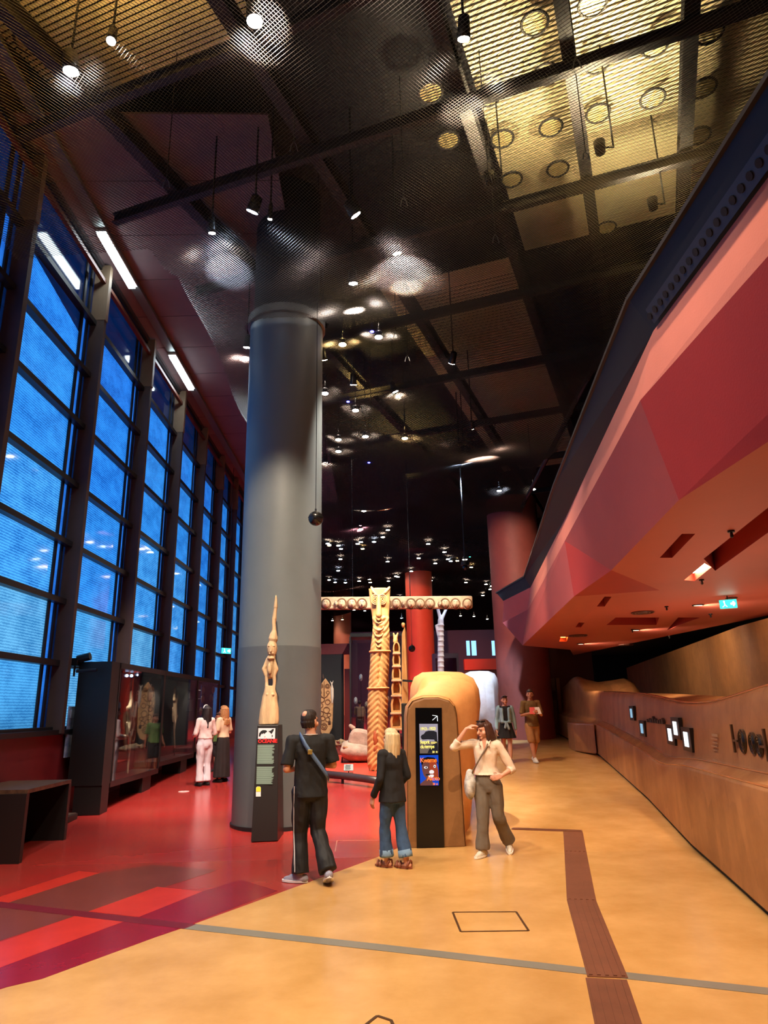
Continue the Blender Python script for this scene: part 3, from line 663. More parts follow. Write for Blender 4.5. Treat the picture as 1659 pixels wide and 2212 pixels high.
spots = [((702, 862), 9.0, 'W'), ((768, 884), 9.0, 'W'), ((789, 930), 9.0, 'W'), ((874, 931), 9.0, 'A'), ((731, 953), 8.9, 'W'), ((731, 980), 8.9, 'W'), ((797, 1001), 8.9, 'B'), ((752, 872), 9, 'B'), ((804, 737), 9, 'B'),
         ((786, 1103), 8.8, 'W'), ((818, 734), 9.2, 'W'), ((740, 756), 9.2, 'A'), ((1079, 1068), 8.8, 'C'), ((1152, 1058), 9, 'W'), ((1015, 1203), 8.4, 'G'), ((1105, 1120), 8.8, 'C')]
rnd = random.Random(11)
for k in range(62):
    px = rnd.choice([rnd.uniform(700, 868), rnd.uniform(935, 1062), rnd.uniform(700, 1062)]); py = rnd.uniform(1178, 1345)
    spots.append(((px, py), 8.3 + rnd.uniform(-.2, .2), rnd.choice('WWWWWAC')))
used = {}
protos = dict(W=M_W, A=M_A, C=M_C, B=M_B, G=M_G)
cname = dict(W='white', A='amber', C='cool white', B='tiny blue', G='tiny green')
for i, ((px, py), z, k) in enumerate(spots):
    p = atZ(px, py, z)
    if p.y > 60: p.y = rnd.uniform(50, 59); p.x = p.x * .75
    pr = protos[k]; p.z = float(netz(p.x, p.y)) - (.02 if i < 16 else .2)
    o = pr if k not in used else copy_tree(pr)
    used[k] = 1; o.location = p
    sc = .8 if k not in 'BG' else .4
    o.scale = (sc, sc, 1)
    if i < 16:
        near_l = {0: 'white spotlight hugging the right edge of the grey column', 1: 'white spotlight with a blue one beside it', 2: 'white spotlight in the middle of the golden net', 3: 'amber spotlight right of the golden net', 4: 'upper of two white spotlights near the column', 5: 'lower of two white spotlights near the column', 6: 'blue indicator lamp below the golden net', 7: 'blue indicator lamp beside a white spotlight', 8: 'blue indicator lamp high on the net', 9: 'lone white spotlight above the hanging sphere row', 10: 'white spotlight high beyond the column head', 11: 'amber spotlight high beyond the column head', 12: 'cool spotlight left of the mezzanine tip', 13: 'white spotlight close to the mezzanine rim', 14: 'green indicator lamp beside the dome camera', 15: 'cool spotlight below the net edge tube'}
        o['label'] = near_l[i]; o.pop('group', None) if hasattr(o, 'pop') else None
    else:
        o['label'] = '%s spotlight in the crowd of far ceiling lamps' % cname[k]; o['group'] = 'far %s ceiling spotlights' % cname[k]
# round diffusers in the slat ceiling
M_DIF = mat('slotted_diffuser', (206, 186, 130), .4, metal=.5)
df = thing('ceiling_diffuser', 'x', 'ceiling vent', (0, 0, 0))
b = MB(); b.torus((0, 0, 0), .19, .022, n=20, m=6); b.build('ring', M_BEAM, df)
for k in range(7):
    x = -.15 + k * .05; h = sqrt(max(.002, .18 ** 2 - x * x)); b = MB(); b.box((x, 0, 0), (.026, 2 * h, .012), 0); b.build('slat', M_DIF, df)
ORD = ['first', 'second', 'third', 'fourth', 'fifth', 'sixth', 'seventh', 'eighth', 'ninth', 'tenth', 'eleventh', 'twelfth', 'thirteenth', 'fourteenth', 'fifteenth', 'sixteenth', 'seventeenth', 'eighteenth']
dl = [(1155, 50), (1280, 8), (1415, 98), (1533, 70), (1290, 135), (1180, 160), (1410, 213), (1520, 190), (1190, 275), (1292, 245), (968, 303), (1085, 300), (930, 200), (1205, 365), (1105, 388), (1510, 293), (1055, 208), (1310, 492), (62, 92)]
for i, p in enumerate(dl):
    o = df if i == 0 else copy_tree(df)
    o.location = atZ(*p, 11.2); o.rotation_euler = (0, 0, -A + pi / 2)
    o['label'] = ('%s round slotted diffuser from the left in the glowing slat ceiling' % ORD[sorted(dl[:-1]).index(p)]) if i < len(dl) - 1 else 'lone round slotted diffuser near the upper left corner'
    if i < len(dl) - 1: o['group'] = 'round ceiling diffusers'
    elif 'group' in o: del o['group']
# thin suspension wires with clips below the net
wl_ = [(1055, 70, 380), (1070, 380, 510), (872, 340, 430), (635, 230, 310), (360, 300, 390), (855, 640, 720), (880, 620, 770), (1245, 30, 130), (1265, 20, 330)]
for i, (px, y0, y1) in enumerate(wl_):
    p = atZ(px, y1, 9.0); t = thing('suspension_wire', '%s thin ceiling wire with a clip, counting from the left' % ORD[sorted(wl_).index((px, y0, y1))], 'wire', p, 'suspension wires')
    b = MB(); b.cyl(p, (p.x, p.y, 11.3), .008, n=5); b.build('wire', M_STEEL, t)
    b = MB(); b.tube([p + Vector((-.05, 0, -.12)), p + Vector((-.03, 0, -.02)), p + Vector((0, 0, .03)), p + Vector((.03, 0, -.02)), p + Vector((.05, 0, -.12))], .008, 5); b.build('clip', mat('bright_clip', (150, 150, 150), .3, metal=.8), t)
# ================================================================ LEATHER WALL (right)
def wbx(y): return interp(WB, y)
def hitwall(px, py, off=0.0):
    d = ray(px, py); lo, hi = .5, 60.0
    f = lambda t: (CP + d * t).x - wbx((CP + d * t).y) - off
    for _ in range(60):
        m = (lo + hi) / 2
        if f(m) > 0: hi = m
        else: lo = m
    return CP + d * hi
ledge = sorted([(p.y, p.z) for p in (hitwall(x, y, .04) for x, y in ((1306, 1573), (1381, 1618), (1425, 1650), (1477, 1654), (1596, 1686), (1659, 1702)))])
ledge = [(-4, ledge[0][1]), (3.0, ledge[0][1])] + ledge + [(26, 1.5)]
topz = sorted([(p.y, p.z) for p in (hitwall(x, y, .3) for x, y in ((1252, 1493), (1318, 1493), (1381, 1497), (1429, 1507), (1477, 1517), (1528, 1515), (1576, 1501), (1659, 1473)))])
topz = [(-4, topz[0][1]), (4, topz[0][1])] + topz + [(21.8, 2.55), (23.2, 2.72), (24.4, 2.65), (25.5, 2.45), (27, 2.4)]
def smooth_tab(tab, y, w=.5): return sum(interp(tab, y + w * (k - 2) / 2) for k in range(5)) / 5
def wall_ring(y):
    z0 = fz(y) + .06; hl = smooth_tab(ledge, y, .35); ht = smooth_tab(topz, y, .5); x0 = wbx(y)
    prof = [(.02, z0), (.025, lerp(z0, hl, .5)), (.03, hl - .04), (.045, hl - .006), (.075, hl), (.15, hl + .05), (.185, hl + .075), (.205, hl + .12), (.22, lerp(hl, ht, .4)), (.25, ht - .16), (.27, ht - .06), (.31, ht - .012), (.37, ht), (.46, ht - .02),
            (.7, ht - .12), (1.0, ht - .2), (1.4, ht - .16), (1.8, ht - .1), (2.0, ht - .16), (2.05, ht - .4), (2.06, z0)]
    return [(x0 + a, y - a * .2, z) for a, z in prof]
lw = thing('leather_wall', 'low tan leather-clad wall with a wavy top and a rounded ledge along the passage', 'wall', (4.5, 12, 0), kind='structure')
b = MB(); ys = [-4 + .25 * i for i in range(int(24 / .25))] + [20 + .2 * i for i in range(34)]
b.loft([wall_ring(y) for y in ys], cap=False, closed=False); b.build('leather_skin', M_LEA, lw, True)
b = MB(); b.loft([[(wbx(y) + .06, y, fz(y)), (wbx(y) + .06, y, fz(y) + .07)] for y in ys], cap=False, closed=False); b.build('shadow_gap', M_BLACK, lw)
# copper-like piping on the ledge edges
M_COP = mat('shiny_tan_edge', (206, 140, 84), .22, metal=.35)
for off, dz, nm in ((.055, .004, 'ledge_piping'), (.19, .085, 'ledge_piping')):
    b = MB(); yy2 = [3 + .2 * i for i in range(83)]
    b.tube([(wbx(y) + off, y - off * .2, smooth_tab(ledge, y, .35) + dz) for y in yy2], .012, 6); b.build(nm, M_COP, lw, True)
b = MB(); b.tube([(wbx(y) + .31, y - .06, smooth_tab(topz, y, .5) - .01) for y in yy2], .012, 6); b.build('top_piping', M_COP, lw, True)
# lower leather block that steps out at the far end
b = MB(); c = [(1243, 1624), (1290, 1634)]; p0, p1 = onfloor(*c[0]), onfloor(*c[1])
zt = smooth_tab(ledge, 19.3) + .02
rr = [[(p0.x + i, p0.y + j, z) for i, j in ((0, 0), (p1.x - p0.x, p1.y - p0.y), (p1.x - p0.x + .3, p1.y - p0.y + 1.6), (.15, 1.2))] for z in (fz(20) + .03, zt - .05, zt)]
b.loft(rr); ob = b.build('leather_step', M_LEA, lw, bevel=.04)
# touch screens, relief row, tactile discs
M_FRAME = mat('black_screen_frame', (22, 20, 20), .35)
def wall_basis(p):
    dy = .3; t = Vector((wbx(p.y + dy) - wbx(p.y - dy), 2 * dy, 0)).normalized(); nrm = Vector((-t.y, t.x, 0)); return t, nrm
def wall_screen(px4, label, s):
    """px4: left, right, top, bottom pixels of the frame"""
    l, r, t_, b_ = px4; a = hitwall(l, (t_ + b_) / 2, .215); c = hitwall(r, (t_ + b_) / 2, .215)
    m = hitwall((l + r) / 2, (t_ + b_) / 2, .215); zt = hitwall((l + r) / 2, t_, .215).z; zb = hitwall((l + r) / 2, b_, .215).z
    tt, nn = wall_basis(m); w = (a - c).length
    th = thing('wall_screen', label, 'screen', m)
    M = Matrix((tt, nn, Vector((0, 0, 1)))).transposed()
    b = MB(); b.box(m + nn * .0, (w, .05, zt - zb), M=M); b.build('frame', M_FRAME, th)
    b = MB(); b.box(m + nn * .028, (w * .42, .008, (zt - zb) * .62), M=M); b.build('display', s, th)
W1 = emis('white_display', (236, 240, 246), 1.1); W2 = emis('blue_display', (150, 190, 216), .6)
wall_screen((1362, 1371, 1525, 1556), 'small blue-grey touch screen at the far end of the leather wall', W2)
wall_screen((1384, 1395, 1557, 1590), 'blue-grey touch screen left of the row of black silhouettes and below the farthest one', W2)
wall_screen((1443, 1459, 1566, 1608), 'white touch screen just right of the row of black silhouettes', W1)
wall_screen((1454, 1471, 1550, 1596), 'tall white touch screen, topmost of the right-hand three', W1)
wall_screen((1477, 1496, 1572, 1622), 'largest white touch screen, nearest of the five', W1)
M_REL = mat('black_relief', (26, 24, 24), .4)
rl = thing('silhouette_relief', 'row of small black building silhouettes on the leather wall', 'relief', hitwall(1415, 1555, .22))
for k, (x, h) in enumerate(((1400, 7), (1405, 9), (1409, 8), (1413, 14), (1418, 10), (1423, 8), (1428, 10), (1433, 13))):
    p = hitwall(x, 1560 + (x - 1400) * .12, .215); q = hitwall(x, 1560 + (x - 1400) * .12 - h, .215); tt, nn = wall_basis(p); hh = q.z - p.z
    b = MB(); M = Matrix((tt, nn, Vector((0, 0, 1)))).transposed()
    vs = [p + M @ Vector(v) for v in ((-.07, .02, 0), (.07, .02, 0), (.06, .02, hh * .7), (0, .02, hh), (-.06, .02, hh * .7), (-.07, -.02, 0), (.07, -.02, 0), (.06, -.02, hh * .7), (0, -.02, hh), (-.06, -.02, hh * .7))]
    b.add(vs, [(0, 1, 2, 3, 4), (9, 8, 7, 6, 5)] + [(i, (i + 1) % 5, 5 + (i + 1) % 5, 5 + i) for i in range(5)]); b.build('silhouette', M_REL, rl)
M_DISC = mat('tactile_metal', (84, 66, 50), .35, metal=.5)
for k, (x, y, r) in enumerate(((1604, 1602, .15), (1626, 1606, .13), (1641, 1611, .13))):
    p = hitwall(x, y, .22); tt, nn = wall_basis(p)
    labs = ('lone round tactile disc with a bar on the leather wall', 'farther of the paired tactile discs on the leather wall', 'nearer of the paired tactile discs on the leather wall')
    t = thing('tactile_disc', labs[k], 'tactile disc', p)
    b = MB(); b.cyl(p - nn * .02, p + nn * .008, r * .8, n=24); b.build('disc', M_DISC, t)
    for rr_ in (.3, .5, .7):
        b = MB(); M = Matrix((tt, Vector((0, 0, 1)), tt.cross(Vector((0, 0, 1))))).transposed(); b.torus(p + nn * .008, r * rr_, .008, M, 20, 5); b.build('ring', mat('dark_tactile_metal', (40, 34, 30), .3, metal=.6), t)
    if k != 1:
        s = 1 if k == 0 else -1
        b = MB(); q = p + tt * s * .26; b.bar(p + tt * s * .1 + nn * .02, q + nn * .02, .02, .02); b.bar(q + Vector((0, 0, .16)) + nn * .02, q - Vector((0, 0, .12)) + nn * .02, .025, .02); b.build('bar', M_DISC, t)
p = hitwall(1540, 1590, .225); tt, nn = wall_basis(p)
t = thing('wall_text', 'faint pale lettering panel on the leather wall beside the tactile discs', 'lettering', p)
for k in range(9):
    y = 1588 + k * 8 + (14 if k > 4 else 0); q = hitwall(1545, y, .222); w = (.26, .3, .22, .28, .2, .2, .3, .26, .28)[k]
    b = MB(); b.box(q - tt * (.3 - w) / 2 + nn * .012, (w, .004, .028 if k in (0, 5) else .012), M=Matrix((tt, nn, Vector((0, 0, 1)))).transposed()); b.build('text_line', mat('pale_lettering', (176, 146, 116), .5), t)
# ================================================================ KIOSK + LEATHER MOUND
def sring(cx, cy, hb, ht, h, z0, ang=0.0, lean=0.0, dep=0.0):
    """arched cross-section of the leather mound, in a plane turned by ang"""
    out = []; ca, sa_ = cos(ang), sin(ang)
    prof = [(-hb, 0), (-lerp(hb, ht, .35), .3), (-lerp(hb, ht, .75), .62), (-ht, .8), (-ht * .96, .89), (-ht * .82, .96), (-ht * .5, .995), (0, 1.0), (ht * .5, .995), (ht * .82, .96), (ht * .96, .89), (ht, .8), (lerp(hb, ht, .75), .62), (lerp(hb, ht, .35), .3), (hb, 0)]
    for u, w in prof:
        uu = u + lean * w; out.append((cx + uu * ca, cy + uu * sa_ + dep * w, z0 + w * h))
    return out
mo = thing('leather_mound', 'smooth tan leather-covered mound rising behind the kiosk', 'sculpted wall', (1.0, 12, fz(11)))
R_ = [(.78, 10.32, .40, .36, 1.90, 0, 0), (.79, 10.5, .41, .37, 1.93, 0, .0), (.84, 10.75, .42, .40, 1.99, 0, .0), (.98, 11.0, .36, .46, 2.12, .06, .0), (1.06, 11.25, .34, .52, 2.26, .1, .05), (1.08, 11.6, .36, .52, 2.36, .1, .1), (1.02, 12.2, .38, .48, 2.40, .04, .2),
      (1.1, 12.9, .36, .42, 2.42, 0, .1), (1.25, 13.6, .34, .38, 2.40, 0, 0), (1.4, 14.4, .34, .36, 2.30, 0, 0), (1.5, 15.2, .3, .3, 2.1, 0, 0), (1.5, 15.6, .2, .2, 1.7, 0, 0)]
def crv(rows, n):
    out = []; m = len(rows)
    for i in range(m - 1):
        p0, p1, p2, p3 = rows[max(i - 1, 0)], rows[i], rows[i + 1], rows[min(i + 2, m - 1)]
        for k in range(n):
            t = k / n; out.append([.5 * (2 * b_ + (c_ - a_) * t + (2 * a_ - 5 * b_ + 4 * c_ - d_) * t * t + (3 * b_ - a_ - 3 * c_ + d_) * t ** 3) for a_, b_, c_, d_ in zip(p0, p1, p2, p3)])
    return out + [list(rows[-1])]
b = MB(); b.loft([sring(x, y, hb, ht, h - fz(y), fz(y), an, le) for x, y, hb, ht, h, le, an in crv(R_, 4)]); b.build('leather_body', leather('mound_leather', (196, 132, 72), (222, 160, 98), .4), mo, True)
# kiosk front
ki = thing('kiosk', 'leather-clad information kiosk with a tall black screen panel', 'kiosk', (.77, 9.95, fz(9.95)))
kz = fz(9.95); KA = 0.0
M_KI = leather('kiosk_leather', (120, 82, 46), (150, 106, 64), .45)
def arch(hb, ht, h, y, cx=.78): return [(cx - hb, y, kz), (cx - lerp(hb, ht, .5), y, kz + h * .5), (cx - ht, y, kz + h * .86), (cx - ht * .94, y, kz + h * .925), (cx - ht * .74, y, kz + h * .975), (cx - ht * .3, y, kz + h), (cx + ht * .3, y, kz + h), (cx + ht * .74, y, kz + h * .975), (cx + ht * .94, y, kz + h * .925), (cx + ht, y, kz + h * .86), (cx + lerp(hb, ht, .5), y, kz + h * .5), (cx + hb, y, kz)]
b = MB(); b.loft([arch(.375, .335, 1.90, 9.93), arch(.385, .35, 1.915, 9.96), arch(.41, .365, 1.92, 10.3)]); b.build('housing', M_KI, ki, bevel=.01)
b = MB(); b.loft([arch(.385, .35, 1.935, 9.94), arch(.40, .365, 1.945, 9.99), arch(.42, .375, 1.95, 10.28)], cap=False, closed=False); b.build('leather_hood', MATS['mound_leather'], ki, True)
b = MB(); b.loft([[(x, 9.925, z) for x, z in q] for q in ([(.52, kz + 1.81), (.58, kz + 1.855), (.92, kz + 1.855), (1.0, kz + 1.81)],)], cap=False) if False else None
kl, kr = atY(897, 1529, 9.92), atY(954, 1529, 9.92); bl, br_ = atY(900, 1830, 9.92), atY(960, 1836, 9.92)
b = MB(); b.add([(kl.x, 9.9, kl.z), (kr.x, 9.9, kr.z), (br_.x, 9.9, .03), (bl.x, 9.9, .03), (kl.x, 9.95, kl.z), (kr.x, 9.95, kr.z), (br_.x, 9.95, .03), (bl.x, 9.95, .03)], [(0, 1, 2, 3), (7, 6, 5, 4), (0, 4, 5, 1), (1, 5, 6, 2), (2, 6, 7, 3), (3, 7, 4, 0)])
sp = b.build('screen_panel', mat('black_glass', (10, 10, 12), .15), ki)
def kq(px, py, y=9.896): p = atY(px, py, y); return (p.x, y, p.z)
def kpoly(name, pts, m, dy=0.0, par=None):
    n = len(pts); y = 9.896 - dy; b = MB(); P = [kq(*p, y) for p in pts]; b.add(P + [(p[0], 9.903, p[2]) for p in P], [tuple(range(n))] + [(i, (i + 1) % n, n + (i + 1) % n, n + i) for i in range(n)]); return b.build(name, m, par or sp)
kc = lambda x, y: (780 + x / 4.88, 1480 + y / 4.88)     # crop -> picture
def K(*pts): return [kc(*p) for p in pts]
# arrow
WH = emis('arrow_white', (240, 244, 244), 1.2)
for a, c in (((752, 370), (803, 325)), ((752, 318), (803, 325)), ((803, 325), (806, 380))):
    p0, p1 = Vector(kq(*kc(*a))), Vector(kq(*kc(*c))); b = MB(); b.bar(p0, p1, .006, .012, up=(0, 1, 0)); b.build('arrow_stroke', WH, sp)
# upper poster
P1 = kpoly('poster', K((613, 408), (808, 408), (814, 718), (620, 720)), emis('poster_lilac', (150, 140, 150), .8))
kpoly('poster_ground', K((618, 600), (811, 590), (814, 718), (620, 720)), emis('poster_sepia', (112, 96, 84), .7), .001, P1)
M_IRON = emis('poster_iron', (44, 40, 44), .6)
hel = [(628, 545), (640, 525), (662, 515), (680, 490), (715, 480), (765, 482), (798, 495), (803, 560), (790, 590), (770, 575), (700, 572), (655, 575), (640, 572)]
kpoly('figure_head', K(*hel), M_IRON, .002, P1)
kpoly('figure_body', K((770, 575), (803, 565), (811, 660), (813, 715), (700, 716), (735, 640), (790, 610)), M_IRON, .002, P1)
YT = emis('poster_yellow_text', (238, 214, 110), 1.0); OT = emis('poster_orange_text', (250, 110, 40), 1.1)
def ktext(s, x, y, size, m, par, sp_=.86):
    o = Vector(kq(*kc(x, y), 9.891)); M = frame(o, (1, 0, 0), (0, 0, 1)); text(s, 'lettering', size, M, m, par, sp=sp_, bold=.0012)
ktext('1913 - 1923', 622, 476, .056, YT, P1, .8); ktext("l'esprit", 624, 617, .064, YT, P1, .8); ktext('du temps', 624, 666, .064, YT, P1, .8); ktext('20', 750, 714, .036, YT, P1)
def star(cx, cy, r, m, par):
    pts = [(cx + r * (1 if k % 2 == 0 else .42) * sin(pi * k / 5), cy - r * (1 if k % 2 == 0 else .42) * cos(pi * k / 5)) for k in range(10)]
    kpoly('star', K(*pts), m, .003, par)
star(797, 704, 14, YT, P1)
for yy_, w in ((598, 60), (606, 64), (614, 44)): kpoly('text_line', K((736, yy_), (736 + w, yy_ - 1), (736 + w, yy_ + 3), (736, yy_ + 4)), YT, .003, P1)
# lower poster
P2 = kpoly('poster', K((617, 740), (814, 736), (820, 1056), (624, 1058)), emis('poster_blue', (24, 64, 170), .9))
SK1 = emis('poster_skin', (112, 66, 58), .7); SK2 = emis('poster_rust', (150, 60, 36), .8)
kpoly('portrait_shoulder', K((624, 1040), (690, 985), (740, 985), (770, 1056), (624, 1058)), SK1, .001, P2)
kpoly('portrait_face', K((640, 850), (650, 800), (690, 770), (720, 768), (722, 980), (690, 990), (660, 950), (645, 900)), SK1, .0015, P2)
kpoly('portrait_mask', K((720, 768), (760, 775), (790, 800), (814, 900), (818, 990), (770, 975), (722, 980)), SK2, .0016, P2)
kpoly('portrait_hair', K((640, 850), (632, 810), (650, 775), (700, 757), (770, 764), (800, 790), (814, 840), (790, 810), (740, 785), (690, 785), (660, 810)), emis('poster_dark', (24, 18, 20), .5), .002, P2)
WT = emis('poster_white', (214, 206, 204), .9)
for c, rx_, ry_, m_ in (((683, 868), 20, 13, WT), ((686, 868), 8, 10, M_IRON), ((776, 856), 13, 17, WT), ((776, 858), 6, 9, M_IRON), ((744, 915), 26, 22, WT), ((738, 955), 30, 20, WT), ((742, 938), 26, 5, SK2), ((704, 945), 26, 8, M_IRON)):
    kpoly('portrait_feature', K(*[(c[0] + rx_ * cos(2 * pi * k / 12), c[1] + ry_ * sin(2 * pi * k / 12)) for k in range(12)]), m_, .0025 if m_ in (WT,) else .003, P2)
ktext('Kwame', 622, 815, .084, OT, P2, .84); ktext('Akoto', 694, 1006, .078, OT, P2, .84); ktext('20', 756, 1052, .036, OT, P2); star(800, 1044, 13, OT, P2)
b = MB(); p = Vector(kq(*kc(503, 895))); b.cyl(p + Vector((0, .05, 0)), p + Vector((0, .028, 0)), .012, n=10); b.build('lock', M_STEEL, ki)
# black slab standing behind the kiosk's left edge
b = MB(); p0, p1 = atY(872, 1519, 10.5), atY(872, 1640, 10.5); t = thing('black_slab', 'thin black slab edge just left of the kiosk', 'panel', (p0.x, 10.5, fz(10.5)))
b.box2((p0.x - .035, 10.5, fz(10.5)), (p0.x + .03, 10.56, p0.z)); b.build('slab', M_BLACK, t, bevel=.01)
# pale mound further back, lit cold
wm = thing('pale_mound', 'leather mound washed in cold white light behind the kiosk', 'sculpted wall', (3.7, 24.5, fz(24.5)))
R2 = [(3.3, 23.0, .5, .55, 2.7, 0, 0), (3.5, 23.6, .6, .62, 2.95, 0, 0), (3.55, 24.3, .6, .62, 2.9, 0, 0), (3.5, 25.2, .55, .55, 2.7, 0, 0), (3.4, 26.2, .45, .45, 2.3, 0, 0)]
b = MB(); b.loft([sring(x, y, hb, ht, h - fz(y), fz(y), an, le) for x, y, hb, ht, h, le, an in crv(R2, 4)]); b.build('leather_body', leather('pale_leather', (196, 176, 160), (226, 214, 206), .3), wm, True)
# ================================================================ CARVINGS AND DISPLAY
M_WOOD = mat('weathered_wood', (196, 164, 124), .7, var=.3, vscale=6, bump=.5, bscale=26, stretch=(1, 1, .25))
M_WOODO = mat('ochre_wood', (206, 154, 92), .6, var=.28, vscale=5, bump=.35, bscale=20, stretch=(1, 1, .3))
M_WOODG = mat('grey_wood', (168, 148, 130), .75, var=.3, vscale=4, bump=.5, bscale=18)
M_DKWOOD = mat('dark_wood', (74, 50, 36), .6, var=.25, vscale=6, bump=.3)
# --- black stele
st = thing('black_stele', 'black wedge-shaped stele with a map and text panels before the grey column', 'stele', (-1.58, 10.68, fz(10.68)))
sz = fz(10.7); f0, f1 = 10.45, 10.58
b = MB(); b.add([(-1.765, f0, sz), (-1.40, f0 + .03, sz), (-1.38, f0 + .55, sz), (-1.74, f0 + .55, sz), (-1.745, f1, 1.6), (-1.435, f1, 1.6), (-1.425, f1 + .36, 1.6), (-1.74, f1 + .36, 1.6)],
                [(3, 2, 1, 0), (4, 5, 6, 7), (0, 1, 5, 4), (1, 2, 6, 5), (2, 3, 7, 6), (3, 0, 4, 7)]); b.build('body', mat('stele_black', (34, 30, 30), .4, bump=.03), st, bevel=.006)
def stq(px, py):
    # point on the sloping front face
    d = ray(px, py); a, c = Vector((-1.6, f0, sz)), Vector((-1.6, f1, 1.6)); n = Vector((0, -(1.6 - sz), (f1 - f0))).normalized()
    t = (a - CP).dot(n) / d.dot(n); return CP + d * t + n * .004
sn = Vector((0, -(1.6 - sz), (f1 - f0))).normalized(); sup = Vector((0, f1 - f0, 1.6 - sz)).normalized()
def spoly(name, pts, m, lift=0.0, par=None):
    P = [stq(*p) + sn * lift for p in pts]; n = len(P); b = MB(); b.add(P + [p - sn * (.005 + lift) for p in P], [tuple(range(n))] + [(i, (i + 1) % n, n + (i + 1) % n, n + i) for i in range(n)]); return b.build(name, m, par or st)
s4 = lambda x, y: (480 + x / 5.027, 1500 + y / 5.027)
def Sx(*pts): return [s4(*p) for p in pts]
mp_ = spoly('map_panel', Sx((393, 367), (577, 367), (573, 481), (388, 482)), mat('map_white', (206, 206, 214), .5))
MK = mat('map_black', (16, 16, 18), .5)
for pts in ([(398, 455), (402, 425), (420, 400), (440, 388), (470, 388), (488, 396), (486, 408), (470, 418), (462, 430), (448, 420), (440, 432), (430, 425), (420, 440), (412, 460)],
            [(500, 400), (530, 392), (540, 380), (562, 374), (560, 392), (545, 418), (536, 432), (528, 422), (515, 410)], [(538, 440), (550, 444), (548, 458), (540, 470)]):
    spoly('landmass', Sx(*pts), MK, .002, mp_)
spoly('island', Sx((458, 455), (470, 452), (470, 468), (458, 468)), mat('map_pink', (230, 150, 150), .5), .002, mp_)
o = stq(*s4(388, 527)); text('OCÉANIE', 'lettering', .070, frame(o, (1, 0, 0), sup), mat('red_lettering', (236, 40, 40), .4, emit=(236, 30, 30), estr=.25), st, sp=.93, bold=.0015)
M_PANEL = mat('pale_text_green', (134, 158, 146), .5); rt = random.Random(3)
for (x0, x1, y0, y1, nl) in ((385, 570, 545, 758, 22), (376, 565, 782, 978, 20)):
    t_ = spoly('text_panel', Sx((x0, y0), (x1 - 20, y0), (x1 - 22, y1), (x0 - 6, y1)), mat('text_panel_ground', (58, 70, 64), .5))
    for k in range(nl):
        yy_ = y0 + 4 + k * (y1 - y0 - 6) / nl; xl = x0 - (yy_ - y0) * .03; xr = x1 - rt.choice([0, 4, 10, 24]) - (yy_ - y0) * .05
        spoly('text_line', Sx((xl, yy_), (xr, yy_), (xr, yy_ + 5.5), (xl, yy_ + 5.5)), M_PANEL, .002, t_)
spoly('sticker', Sx((368, 1012), (382, 1000), (410, 1000), (420, 1012), (419, 1108), (366, 1110)), mat('sticker_white', (214, 218, 220), .4))
spoly('sticker_top', Sx((370, 1014), (383, 1002), (409, 1002), (418, 1014), (418, 1055), (369, 1057)), mat('sticker_yellow', (236, 206, 60), .4), .002)
# --- carved figure post on the stele
cf = thing('carved_figure', 'tall weathered wooden figure carving tapering to a spire on the black stele', 'carving', (-1.57, 10.8, 1.6))
def P1_(x, y, d=0.0):      # crop (500,1220, x4.366) -> point near Y=10.78
    p = atY(500 + x / 4.366, 1220 + y / 4.366, 10.76); return Vector((p.x, 10.76 + d, p.z))
b = MB()
prof = [(350, 1505, 88, .10), (352, 1470, 90, .10), (358, 1350, 82, .1), (362, 1240, 66, .09), (362, 1190, 52, .08), (365, 1140, 40, .06)]
rings = []
for x, y, w, dd in prof:
    c = P1_(x, y); hw = w / 4.366 / 1480 * 10.9
    rings.append([c + Vector((hw * cos(2 * pi * k / 14) * (1.1 if abs(cos(2 * pi * k / 14)) < .8 else 1), dd * sin(2 * pi * k / 14), 0)) for k in range(14)])
b.loft(rings)
def C(p, q, r0, r1): b.cap(p, q, r0 * .00169, r1 * .00169)
for s, xs in ((-1, (318, 305, 325, 330)), (1, (412, 425, 405, 402))):
    C(P1_(xs[2], 1040), P1_(xs[1], 985), 16, 18); C(P1_(xs[1], 985), P1_(345 if s < 0 else 392, 895), 18, 22)       # arms ringed round the lower face
    C(P1_(xs[3], 1040), P1_(xs[3] + 2, 1110), 16, 14); C(P1_(xs[3] + 2, 1110), P1_(xs[3] - 6 * s, 1190, -.02), 14, 18)
    C(P1_(372 + s * 26, 1225, -.07), P1_(372 + s * 26, 1226, -.07), 14, 14)
C(P1_(368, 1040), P1_(372, 890), 34, 40); b.ell(P1_(366, 985, -.07), (.035, .03, .085)); b.ell(P1_(376, 885, -.05), (.055, .05, .03))
b.ell(P1_(383, 790, -.01), (.080, .08, .135)); C(P1_(385, 860), P1_(375, 890), 30, 34)
C(P1_(383, 760, -.085), P1_(380, 822, -.10), 6, 11); b.ell(P1_(360, 770, -.075), (.02, .015, .01)); b.ell(P1_(405, 770, -.075), (.02, .015, .01)); C(P1_(362, 842, -.072), P1_(402, 838, -.072), 5, 5)
C(P1_(392, 700), P1_(402, 640), 44, 28); C(P1_(396, 700, .02), P1_(425, 680, .02), 16, 12); C(P1_(402, 640), P1_(400, 560), 24, 14); C(P1_(398, 560), P1_(404, 510), 14, 20); C(P1_(404, 510), P1_(416, 400), 22, 14); C(P1_(416, 400), P1_(420, 300), 18, 10); C(P1_(420, 300), P1_(421, 284), 10, 4)
for k in range(5): C(P1_(300 + k * 28, 1500, -.085), P1_(325 + k * 16, 1290, -.075), 5 + (k % 2) * 3, 3)
remeshed(b, .007, 'carved_body', M_WOOD, cf, 0, folds=.006)
